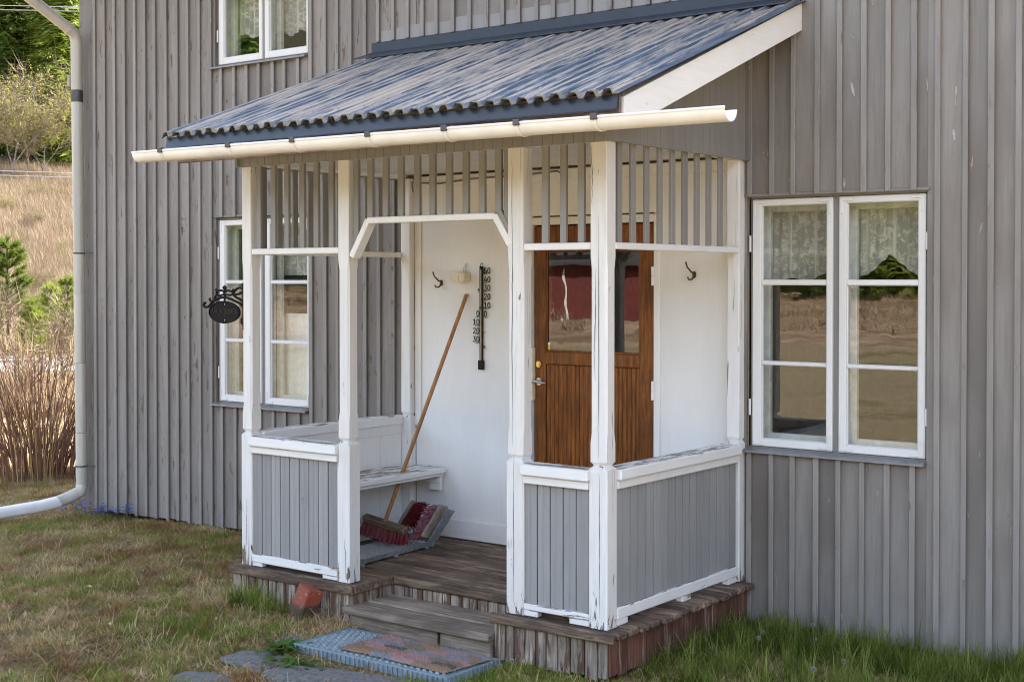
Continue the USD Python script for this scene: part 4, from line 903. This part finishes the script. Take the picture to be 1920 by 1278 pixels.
for (x, y_, sx, sy, lab) in ((-1.62, -2.16, .20, .13, 'flat grey stepping stone nearest the green weeds below the grating'), (-1.66, -2.49, .17, .12, 'flat grey stepping stone at the bottom edge left of the weeds'), (-1.24, -2.26, .20, .12, 'flat grey stepping stone just in front of the rug'), (-1.02, -2.12, .42, .12, 'long grey stone slab along the front of the grating'), (-1.68, -1.87, .09, .09, 'small grey stone beside the left corner of the grating')):
    single('stepping_stone', rough_block(x, y_, float(hgt(x, y_)) - .012, sx, sy, .028, rnd.uniform(-.3, .3), rnd.randint(1, 50), .35), 'stone', lab, 'stone', smooth=True)

# ---------------------------------------------------------------- grass
def blade(g, p, h, w, tilt, az, bend, seg=3):
    d = np.array([math.cos(az), math.sin(az), 0]); s = np.array([-d[1], d[0], 0]); pts = []
    a = tilt; q = np.array(p, float); st = h / seg
    for i in range(seg + 1):
        ww = w * (1 - i / seg) ** .7 + 1e-5; pts.append((q - s * ww, q + s * ww)); q = q + (d * math.sin(a) + np.array([0, 0, math.cos(a)])) * st; a += bend
    v = np.array(pts).reshape(-1, 3); f = []
    for i in range(seg): f += [[2 * i, 2 * i + 1, 2 * i + 3], [2 * i, 2 * i + 3, 2 * i + 2]]
    return v, np.array(f)
def tuft(seed, n, rad, h, w, tilt, bend, seg=3):
    g = np.random.default_rng(seed); ms = []
    for i in range(n):
        r = rad * math.sqrt(g.random()); a = g.random() * 6.283
        ms.append(blade(g, (r * math.cos(a), r * math.sin(a), -.004), g.uniform(*h), g.uniform(*w), g.uniform(*tilt), g.random() * 6.283, g.uniform(*bend), seg))
    return cat(*ms)
def scatter(name, label, protos, mat, pts, scale, seed, zsc=(.8, 1.25)):
    p = numbered('/World', name); pi = UsdGeom.PointInstancer.Define(stage, p); g = np.random.default_rng(seed); LOC[p] = np.zeros(3); rel = []
    for i, m in enumerate(protos): rel.append(Sdf.Path(part(p, 'tuft', m, mat)))
    n = len(pts); pi.CreatePrototypesRel().SetTargets(rel); pi.CreateProtoIndicesAttr(Vt.IntArray.FromNumpy(g.integers(0, len(protos), n).astype(np.int32)))
    pi.CreatePositionsAttr(Vt.Vec3fArray.FromNumpy(np.asarray(pts, np.float32))); a = g.random(n) * 2 * np.pi
    pi.CreateOrientationsAttr(Vt.QuathArray([Gf.Quath(float(math.cos(q / 2)), 0, 0, float(math.sin(q / 2))) for q in a]))
    s = g.uniform(*scale, n)[:, None] * np.stack([np.ones(n), np.ones(n), g.uniform(*zsc, n)], 1); pi.CreateScalesAttr(Vt.Vec3fArray.FromNumpy(s.astype(np.float32)))
    setdata(pi.GetPrim(), label, 'grass', None, 'stuff')
def blocked(x, y):
    b = (y > -.045) & (x > -6.25) | (x > -2.66) & (x < .03) & (y > -1.45) | (x > -1.60) & (x < -.53) & (y > -1.97) & (y < -1.4)
    for sx, sy, rx, ry in ((-1.62, -2.16, .19, .11), (-1.66, -2.49, .16, .10), (-1.24, -2.26, .18, .10), (-1.02, -2.12, .38, .10)): b |= ((x - sx) / rx) ** 2 + ((y - sy) / ry) ** 2 < 1
    return b
def field(n, x0, x1, y0, y1, seed, keep=None):
    g = np.random.default_rng(seed); x, y = g.uniform(x0, x1, n), g.uniform(y0, y1, n); k = ~blocked(x, y)
    if keep is not None: k &= g.random(n) < keep(x, y)
    x, y = x[k], y[k]; return np.stack([x, y, hgt(x, y)], 1)
def patch(x, y, s, sd): return meshkit.fbm(np.stack([x * s, y * s, x * 0 + sd], -1), 3, sd)
inview = lambda x, y: (y > -3.4 + .0 * x) & (x < 2.3 + 0 * y)
green_k = lambda x, y: np.clip((patch(x, y, 1.9, 21) - .46) * 7, 0.10, 1.4) * np.where(x > -.6, 1.6, 1) * np.clip(.6 + .7 * np.exp(-((x + 2.2) ** 2 / 1.6 + (y + 2.0) ** 2 / .8)), 0, 1)
dry = [tuft(40 + i, 44, .07, (.025, .065), (.0014, .0026), (.6, 1.55), (.0, .35)) for i in range(6)]
scatter('dry_grass', 'matted tan dry grass of the lawn in front of the house', dry, 'dry_blade', np.vstack([field(17000, -9.2, .3, -3.5, 1.4, 1), field(3800, -.2, 2.3, -2.5, 0, 2)]), (.75, 1.25), 5)
grn = [tuft(60 + i, 28, .05, (.025, .065), (.0015, .0028), (.1, 1.1), (.05, .35)) for i in range(4)]
scatter('green_grass', 'short green grass growing through the dry lawn', grn, 'green_blade', np.vstack([field(11000, -9.2, .3, -3.5, .6, 3, green_k), field(900, -.7, .4, -2.4, -1.46, 33)]), (.7, 1.2), 6)
tall = [tuft(80 + i, 26, .05, (.10, .25), (.0020, .0042), (.02, .85), (.05, .38), 4) for i in range(4)]
scatter('tall_grass', 'tall lush green grass along the wall right of the porch', tall, 'tall_blade', np.vstack([field(1500, .02, 2.3, -1.3, -.04, 7, lambda x, y: .3 + .7 * (y > -.5)), field(26, -2.5, -1.9, -1.66, -1.50, 8)]), (.45, 1.05), 7)
straw = [tuft(90 + i, 9, .05, (.07, .20), (.0012, .0024), (.4, 1.45), (.05, .6), 5) for i in range(4)]
scatter('straw_stalks', 'bent pale straw stalks in the long grass by the walls and skirting', straw, 'straw_blade', np.vstack([field(900, .02, 2.2, -1.3, -.04, 9), field(260, -2.7, -1.6, -1.75, -1.46, 10), field(110, -.6, .3, -1.75, -1.46, 12), field(1500, -9, -.5, -3.4, -.1, 13)]), (.5, 1.0), 8)

# weeds between the stones, blue flowers, dandelion clocks
def weed(cx, cy, n, seed, size):
    g = np.random.default_rng(seed); ms = []
    for i in range(n):
        a = g.random() * 6.283; r = abs(g.normal(0, .055)); p = np.array([cx + r * math.cos(a) * 1.6, cy + r * math.sin(a), float(hgt(cx, cy)) + g.uniform(.0, .03)])
        d = np.array([math.cos(a), math.sin(a), g.uniform(.1, .8)]); d /= np.linalg.norm(d); s = np.cross(d, [0, 0, 1]); s /= np.linalg.norm(s); l = size * g.uniform(.6, 1.3); w = l * .22
        v = np.array([p, p + d * l * .35 + s * w, p + d * l * .35 - s * w, p + d * l * .75 + s * w * .8 - [0, 0, .004], p + d * l * .75 - s * w * .8 - [0, 0, .004], p + d * l - [0, 0, .012]]); ms.append((v, np.array([[0, 2, 1], [1, 2, 4], [1, 4, 3], [3, 4, 5]])))
    return cat(*ms)
for cx, cy, n_, sd, sz, lab in ((-1.62, -1.98, 110, 4, .055, 'bright green leafy weed at the left front corner of the grating'), (-1.40, -2.13, 80, 5, .05, 'green leafy weed between the stepping stones in front of the grating')):
    part(thing('weed_plant', lab, 'weed', (cx, cy, float(hgt(cx, cy)))), 'leaf', weed(cx, cy, n_, sd, sz), 'weed_leaf', kind='stuff')
def scilla():
    ms, fl = [], []; g = np.random.default_rng(5)
    for i in range(3):
        a = g.random() * 6.28; ms.append(blade(g, (0, 0, 0), .10, .003, .35, a, .2))
    ms.append(tube([(0, 0, 0), (.004, .002, .06), (.008, .0, .115)], .0018, 5))
    for k in range(4):
        c = np.array([.006, 0, .075 + .014 * k]) + g.normal(0, .010, 3) * [1, 1, .3]
        for j in range(6):
            a = j * 1.047; d = np.array([math.cos(a), math.sin(a), -.35]); s = np.array([-math.sin(a), math.cos(a), 0])
            fl.append((np.array([c, c + d * .009 + s * .005, c + d * .017, c + d * .009 - s * .005]), np.array([[0, 1, 2], [0, 2, 3]])))
    return cat(*ms), cat(*fl)
sl, sf = scilla(); class_tree('scilla_kind', [('leaves', sl, 'green_blade'), ('blossom', sf, 'flower_blue')])
gg = np.random.default_rng(31)
for i in range(20):
    x = -6.12 + .72 * gg.random() ** 1.2; y_ = -.09 - .26 * gg.random() * (1.2 if x < -5.9 else .6)
    copy_of('/World/scilla_kind', 'blue_flower', 'small blue spring flower at the foot of the downpipe by the wall', 'flower', (x, y_, float(hgt(x, y_)) - .005), gg.random() * 360, gg.uniform(.85, 1.4), 'blue flowers by the downpipe')
def clock():
    g = np.random.default_rng(2); fl = []
    for k in range(90):
        d = g.normal(0, 1, 3); d /= np.linalg.norm(d); s = np.cross(d, [.3, .5, .8]); s /= np.linalg.norm(s); c = np.array([.01, 0, .13]); t2 = np.cross(d, s)
        p = c + d * .015; fl += [(np.array([c, p + s * .004, p - s * .004]), np.array([[0, 1, 2]])), (np.array([p + t2 * .005, p - t2 * .005, p + d * .002]), np.array([[0, 1, 2]]))]
    return tube([(0, 0, 0), (.004, 0, .07), (.01, 0, .13)], .0015, 5), cat(*fl)
cs, cf = clock(); class_tree('dandelion_kind', [('stem', cs, 'straw_blade'), ('seed_head', cf, 'seed_white')])
for (x, y_) in ((.30, -.35), (.36, -.55), (.52, -.22), (.62, -.42), (.75, -.30), (.92, -.75), (1.25, -.42), (1.05, -.20), (-.46, -1.66), (-.42, -1.62), (.18, -.90), (.86, -.95), (-3.05, -1.05), (-2.95, -1.15)):
    copy_of('/World/dandelion_kind', 'dandelion', 'grey-white dandelion seed head standing in the grass', 'dandelion', (x, y_, float(hgt(x, y_)) + gg.uniform(-.03, .05)), gg.random() * 360, gg.uniform(.55, .8), 'dandelion seed heads in the grass')

leafy('leaf_litter', [(.42, .30, .18), (.62, .50, .36), (.35, .22, .12)], .2)
for x, y_, sz, lab in ((-3.42, -1.92, .045, 'pale dead leaf lying in the middle of the lawn'), (-2.62, -2.32, .035, 'dead leaf on the lawn left of the stepping stones'), (-4.3, -1.0, .03, 'brown dead leaf on the lawn below the left window'), (-2.2, -1.95, .03, 'dead leaf in the dry grass in front of the brick')):
    t_ = np.linspace(0, 1, 7); g = np.random.default_rng(int(sz * 1e4) + int(-x * 10)); w_ = sz * .34 * np.sin(np.pi * np.clip(t_, .04, .97)); a_ = g.random() * 6.28; P_ = np.zeros((7, 3, 3))
    for j, q in enumerate((-1, 0, 1)): P_[:, j] = np.stack([t_ * sz, q * w_, .006 * q * q + .012 * np.sin(t_ * 3)], 1)
    v_, f_ = grid_surface(P_); c, s_ = math.cos(a_), math.sin(a_); v_ = np.stack([v_[:, 0] * c - v_[:, 1] * s_ + x, v_[:, 0] * s_ + v_[:, 1] * c + y_, v_[:, 2] + float(hgt(x, y_)) + .035], 1)
    single('fallen_leaf', (v_, f_), 'leaf_litter', lab, 'leaf', smooth=True)

# ---------------------------------------------------------------- shrubs and trees at the left
def tri_strip(p, q, w, g):
    d = q - p; s = np.cross(d, g.normal(0, 1, 3)); s /= np.linalg.norm(s) + 1e-9; return np.array([p - s * w, p + s * w, q]), np.array([[0, 1, 2]])
def stems(seed, n, rad, h, spread, r0, twigs=3):
    g = np.random.default_rng(seed); ms = []
    for i in range(n):
        a = g.random() * 6.283; rr = rad * math.sqrt(g.random()); p = np.array([rr * math.cos(a), rr * math.sin(a), -.02]); hh = h * g.uniform(.55, 1.05); out = np.array([math.cos(a), math.sin(a), 0]) * spread * g.uniform(.2, 1.2) + np.array([g.normal(0, .12), g.normal(0, .12), 0])
        q = [p + np.array([0, 0, hh]) * t_ + out * hh * t_ ** 1.5 + g.normal(0, .012, 3) * t_ for t_ in np.linspace(0, 1, 5)]
        ms.append(tube(q, np.linspace(r0, r0 * .25, 5) * g.uniform(.7, 1.2), 3, cap=False))
        for k in range(twigs):
            t_ = g.uniform(.35, .95); b = q[int(t_ * 4)]; ms.append(tri_strip(b, b + np.array([g.normal(0, .10), g.normal(0, .10), g.uniform(.08, .26)]) * h / 1.3, r0 * .5, g))
    return cat(*ms)
red = thing('stem_shrub', 'leafless shrub of upright red-brown stems left of the downpipe', 'shrub', (-8.25, .95, float(hgt(-8.25, .95))))
v, f = stems(3, 250, .6, 1.42, .62, .0085, 4); part(red, 'stems', (v + LOC[red], f), 'red_stem')
v, f = stems(33, 120, .75, .9, .7, .004, 4); part(red, 'dry_tips', (v * [1, 1, 1.75] + LOC[red], f), 'straw_blade')
def branching(seed, h, levels=4, r0=.05, up=.75, nb=4, trunk_frac=.3):
    g = np.random.default_rng(seed); wood, tips = [], []
    def grow(p, d, l, r, lev):
        q = [p]; 
        for i in range(3):
            d = d + g.normal(0, .14, 3) + np.array([0, 0, .05]); d /= np.linalg.norm(d); q.append(q[-1] + d * l / 3)
        wood.append(tube(q, np.linspace(r, r * .6, 4), 5 if lev < 2 else 3, cap=False))
        if lev >= levels: tips.append((q[-1], d)); return
        for k in range(nb):
            t_ = g.integers(1, 4); dd = d * up + g.normal(0, .5, 3); dd[2] = abs(dd[2]) * .6 + .25; dd /= np.linalg.norm(dd); grow(q[t_], dd, l * g.uniform(.55, .85), r * .55, lev + 1)
    grow(np.zeros(3), np.array([0, 0, 1.0]), h * trunk_frac, r0, 0); return cat(*wood), tips, g
def twiggy(tips, g, n, l, w):
    ms = []
    for p, d in tips:
        for k in range(n):
            q = p + (d * .5 + g.normal(0, .55, 3)) * l; ms.append(tri_strip(p, q, w, g))
    return cat(*ms)
def budded(tips, g, n, spread, size):
    ms = []
    for p, d in tips:
        for k in range(n):
            c = p + g.normal(0, spread, 3); a, b = g.normal(0, size, 3), g.normal(0, size, 3); ms.append((np.array([c, c + a, c + b]), np.array([[0, 1, 2]])))
    return cat(*ms)
def at_px(u, d, h=None):
    ray_ = fw + (u - 1026.84) / 2561.65 * rt; p = EYE + ray_ * d; return p[0], p[1]
# bare bushes between the road and the shrub
for i, (u, d, h_, lab) in enumerate(((30, 21.5, 2.6, 'bare brown bush with fine twigs above the red stems'), (112, 23.0, 2.2, 'bare leaning bush close to the downpipe beside the road'))):
    x, y_ = at_px(u, d); w_, tp, g_ = branching(70 + i, h_, 4, .035, .7, 4, .30); o = np.array([x, y_, float(hgt(x, y_)) - .05]); b_ = thing('bare_bush', lab, 'bush', o)
    part(b_, 'trunk', (w_ + 0 if False else w_[0] + o, w_[1]), 'twig'); tm = twiggy(tp, g_, 5, .30, .0045); part(b_, 'twigs', (tm[0] + o, tm[1]), 'twig')
def needle_burst(ms, c, d, g, n, l, w):
    for k in range(n):
        q = c + (d * .8 + g.normal(0, .6, 3)) * l; ms.append(tri_strip(c + g.normal(0, l * .15, 3), q, w, g))
def pine(seed, h, wh, per, blen, first=.1):
    g = np.random.default_rng(seed); wood, nd = [], []
    wood.append(tube([(0, 0, 0), (.02 * h, 0, h * .5), (.0, .01 * h, h)], [h * .018, h * .012, h * .004], 6))
    for i in range(wh):
        z = h * (first + (1 - first) * i / wh)
        for k in range(per):
            a = k * 6.283 / per + g.random(); l = blen * (1 - .75 * (z / h) ** 1.3) * g.uniform(.7, 1.15); d = np.array([math.cos(a), math.sin(a), g.uniform(.25, .7)]); d /= np.linalg.norm(d)
            q = [np.array([0, 0, z]), np.array([0, 0, z]) + d * l * .5, np.array([0, 0, z]) + d * l * np.array([1, 1, 1.25])]; wood.append(tube(q, [h * .005, h * .004, h * .002], 4, False))
            for t_ in np.linspace(.35, 1, 5): needle_burst(nd, q[0] + (q[2] - q[0]) * t_, d, g, 26, .115 * h / 2.4, .008 * h / 2.4)
    needle_burst(nd, np.array([0, 0, h]), np.array([0, 0, 1.0]), g, 40, .14 * h / 2.4, .006 * h / 2.4); return cat(*wood), cat(*nd)
pw, pn = pine(5, 2.6, 8, 6, .72, .34); class_tree('young_pine_kind', [('trunk', pw, 'bark'), ('crown', pn, 'pine_needle')])
for (u, d, s, lab) in ((16, 36, 1.2, 'young pine with bare lower trunk at the left edge beyond the road'), (58, 33, .7, 'small bushy pine just right of the young pine'), (94, 34, .85, 'light green bushy pine halfway between the young pine and the downpipe'), (126, 36, .95, 'bushy pine seen just left of the downpipe'), (-34, 34, 1.0, 'young pine partly cut by the left picture edge'), (76, 31, .55, 'lowest small pine in the roadside thicket')):
    x, y_ = at_px(u, d); copy_of('/World/young_pine_kind', 'young_pine', lab, 'pine', (x, y_, float(hgt(x, y_)) - (.1 if s > 1 else .5 * s)), rnd.uniform(0, 360), s)

def spruce(seed, h, rad, whorls, per, droop, clump):
    g = np.random.default_rng(seed); nd = []
    for i in range(whorls):
        zf = .06 + .93 * i / whorls; z = h * zf; l0 = rad * (1 - zf) ** .8 * (1 if zf > .12 else .8)
        for k in range(per):
            a = g.random() * 6.283; l = l0 * g.uniform(.65, 1.15); d = np.array([math.cos(a), math.sin(a), 0]); s = np.array([-d[1], d[0], 0])
            for t_ in np.linspace(.12, 1, clump):
                c = np.array([0, 0, z]) + d * l * t_ + np.array([0, 0, -droop * l * t_ ** 1.4 + .12 * l * t_ ** 3]); sz = h * .022 * (1.15 - .5 * t_) * g.uniform(.7, 1.4)
                for m in range(4):
                    e = d * g.normal(.5, .5) * sz + s * g.normal(0, 1.1) * sz + np.array([0, 0, -abs(g.normal(.35, .35)) * sz]); w_ = s * sz * .26 + g.normal(0, .10 * sz, 3)
                    p = c + g.normal(0, .3 * sz, 3); nd.append(np.array([p - w_, p + w_, p + e * 1.5]))
    nd = np.array(nd); return tube([(0, 0, -.5), (0, 0, h * .5), (0, 0, h * .98)], [h * .013, h * .009, h * .002], 6), (nd.reshape(-1, 3), np.arange(len(nd) * 3).reshape(-1, 3))
for nm, sd, mt in (('spruce_kind_dark', 1, 'spruce_needle'), ('spruce_kind_light', 2, 'larch_needle'), ('spruce_kind_wide', 3, 'spruce_needle')):
    tr, cr = spruce(sd, 16.0, 2.9 if sd != 3 else 3.9, 40, 8, .45 if sd != 2 else .15, 7); class_tree(nm, [('trunk', tr, 'bark'), ('crown', cr, mt)])
bw, btp, bg_ = branching(91, 9.0, 5, .07, .95, 3, .36); bt = twiggy(btp, bg_, 9, .7, .012); bl = budded(btp, bg_, 14, .4, .055)
class_tree('budding_birch_kind', [('trunk', bw, 'birch_bark'), ('twigs', bt, 'twig'), ('buds', bl, 'bud_leaf')])
KIND = {'d': ('/World/spruce_kind_dark', 'spruce_tree'), 'l': ('/World/spruce_kind_light', 'larch_tree'), 'w': ('/World/spruce_kind_wide', 'spruce_tree'), 'b': ('/World/budding_birch_kind', 'birch_tree')}
FG = 'trees of the forest edge seen left of the house'
TREES = [(22, 74, 'b', .95, 'pale budding birch at the left edge in front of the dark forest'), (58, 77, 'b', 1.08, 'tallest pale budding birch in front of the dark spruces'), (-12, 76, 'b', .9, 'budding birch cut by the left picture edge'), (80, 75, 'b', .7, 'short budding birch right of the tallest birch'),
         (118, 82, 'w', .95, 'dark wide spruce directly left of the downpipe'), (92, 86, 'd', 1.2, 'tall dark spruce with reddish-green crown left of the sloping downpipe'), (20, 84, 'd', .95, 'narrow dark spruce behind the pale birches'), (140, 84, 'd', 1.0, 'dark spruce half hidden by the downpipe'),
         (50, 92, 'l', 1.2, 'light green tall tree behind the birches'), (5, 94, 'd', 1.3, 'tall dark spruce at the upper left picture corner'), (70, 95, 'l', 1.05, 'second light green tree right of the first one'), (110, 93, 'w', 1.1, 'wide spruce behind the sloping downpipe')]
for u, d, k, s, lab in TREES:
    x, y_ = at_px(u, d); copy_of(KIND[k][0], KIND[k][1], lab, 'tree', (x, y_, float(hgt(x, y_)) - .2), rnd.uniform(0, 360), s)
for i in range(26):
    u = rnd.uniform(-60, 190); d = 98 + 1.6 * i; x, y_ = at_px(u, d); k = rnd.choice('ddwl')
    copy_of(KIND[k][0], KIND[k][1], 'tree standing deep in the forest behind the forest edge', 'tree', (x, y_, float(hgt(x, y_)) - .2), rnd.uniform(0, 360), rnd.uniform(.9, 1.3), 'trees deep in the forest')
# woods and hillside opposite the house: they show in the panes
for i in range(120):
    a = math.radians(rnd.uniform(190, 305)); r_ = 60 + 45 * rnd.random() ** 1.4; x, y_ = r_ * math.cos(a), r_ * math.sin(a); k = rnd.choice('dwwl')
    copy_of(KIND[k][0], KIND[k][1], 'tree of the wood opposite the house, mirrored in the window panes', 'tree', (x, y_, float(hgt(x, y_)) - .2), rnd.uniform(0, 360), rnd.uniform(.8, 1.2), 'trees of the wood opposite the house')
for u, d, s, lab in ((40, 52, .16, 'small dark leafless bush in the middle of the slope'), (118, 56, .17, 'leafless bush on the slope close to the downpipe'), (12, 66, .2, 'leafless bush high on the slope at the left edge'), (128, 44, .2, 'leafless bush low on the slope beside the downpipe'), (88, 70, .2, 'low bush just below the forest edge')):
    x, y_ = at_px(u, d); copy_of('/World/budding_birch_kind', 'slope_bush', lab, 'bush', (x, y_, float(hgt(x, y_)) - .5), rnd.uniform(0, 360), (s * 1.5, s * 1.5, s))
for u, d, s, lab in ((76, 47, .24, 'yellow-green budding bush on the slope left of the downpipe'), (104, 45, .20, 'lower yellow-green budding bush nearer the downpipe'), (60, 62, .2, 'small budding bush higher on the slope below the forest')):
    x, y_ = at_px(u, d); copy_of('/World/budding_birch_kind', 'budding_bush', lab, 'bush', (x, y_, float(hgt(x, y_)) - .3), rnd.uniform(0, 360), s)
ht_ = [tuft(120 + i, 60, .5, (.25, .75), (.004, .009), (.05, .8), (.0, .25)) for i in range(4)]
hp = []
hg = np.random.default_rng(77)
for i in range(5200):
    if i < 4200: u, d = hg.uniform(-60, 200), 35 + 45 * hg.random() ** .8; x, y_ = at_px(u, d)
    else: a = hg.uniform(3.5, 5.1); r_ = hg.uniform(38, 62); x, y_ = r_ * math.cos(a), r_ * math.sin(a)
    hp.append((x, y_))
hp = np.array(hp); scatter('heath', 'dry brown and yellow brushwood covering the slope beyond the road', ht_, 'heath_twig', np.column_stack([hp, hgt(hp[:, 0], hp[:, 1]) - .05]), (.5, 1.3), 14)
rs = []
for i in range(260):
    u, d = hg.uniform(-60, 200), hg.uniform(19, 27); rs.append(at_px(u, d))
rs = np.array(rs); scatter('roadside_straw', 'tall dry straw and brush along the near side of the road', ht_, 'heath_twig', np.column_stack([rs, hgt(rs[:, 0], rs[:, 1]) - .05]), (.35, .8), 15)

# power line
def wire(p, q, sagm):
    t_ = np.linspace(0, 1, 15)[:, None]; a = np.array(p) * (1 - t_) + np.array(q) * t_; a[:, 2] -= sagm * 4 * (t_ * (1 - t_))[:, 0]; return tube(a, .009, 5)
P1, P2 = np.array([-31.0, 4.6, 0]), np.array([6.0, 33.0, 0])
for z0, z1, o, lab in ((4.35, 3.35, 0, 'lower pair upper wire crossing in front of the forest'), (4.25, 3.25, .05, 'lower pair bottom wire crossing in front of the forest'), (7.85, 7.4, 0, 'upper pair upper wire near the top left corner'), (7.75, 7.3, .05, 'upper pair bottom wire near the top left corner')):
    single('power_line', wire(P1 + [o, 0, z0], P2 + [o, 0, z1], .15), 'wire', lab, 'cable', smooth=True)
for P_, lab in ((P1, 'wooden utility pole carrying the wires left of the view'), (P2, 'wooden utility pole carrying the wires behind the house')):
    u_ = thing('utility_pole', lab, 'pole', (P_[0], P_[1], float(hgt(P_[0], P_[1])))); part(u_, 'pole', tube([(P_[0], P_[1], -.5), (P_[0], P_[1], 8.3)], [.13, .10], 10), 'pole_wood', smooth=40); part(u_, 'crossarm', cbox(P_[0] - .6, P_[0] + .6, P_[1] - .05, P_[1] + .05, 7.6, 7.72, .01), 'pole_wood')

# red shed opposite the house (mirrored in the door glass)
shed = thing('red_shed', 'low red wooden shed with white corner boards, mirrored in the door pane', 'shed', (-25.3, -35.4, -.2))
c_, s_ = .825, -.565
def sh(m):
    v, f = m; v = np.asarray(v, float); w_ = np.stack([v[:, 0] * c_ - v[:, 1] * s_ * -1 * -1, v[:, 0] * 0, v[:, 2]], 1)
    ex = np.array([.825, -.565, 0]); ey = np.array([.565, .825, 0]); return np.array([-25.3, -35.4, -.2]) + v[:, :1] * ex + v[:, 1:2] * ey + v[:, 2:] * [0, 0, 1], f
part(shed, 'wall', sh(box(-5.4, 5, -4, 0, -.3, 2.5)), 'shed_red')
part(shed, 'roof', sh(prism_x([(-4.4, 2.4), (-2, 3.8), (.4, 2.4), (.4, 2.52), (-2, 3.94), (-4.4, 2.52)], -5.3, 5.3)), 'shed_roof')
part(shed, 'gable', sh(prism_x([(-4, 2.5), (0, 2.5), (-2, 3.7)], -4.98, 4.98)), 'shed_red')
for x in (-5.43, 4.93, .9, -1.2, -3.55, -2.15, 2.6): part(shed, 'corner_board', sh(box(x, x + .12, .001, .04, 0, 2.25)), 'shed_white')  # corner boards, plus white boards added to break up the red reflection
part(shed, 'door', sh(cbox(-3.4, -2.2, .001, .05, .05, 1.9, .01)), 'shed_red')
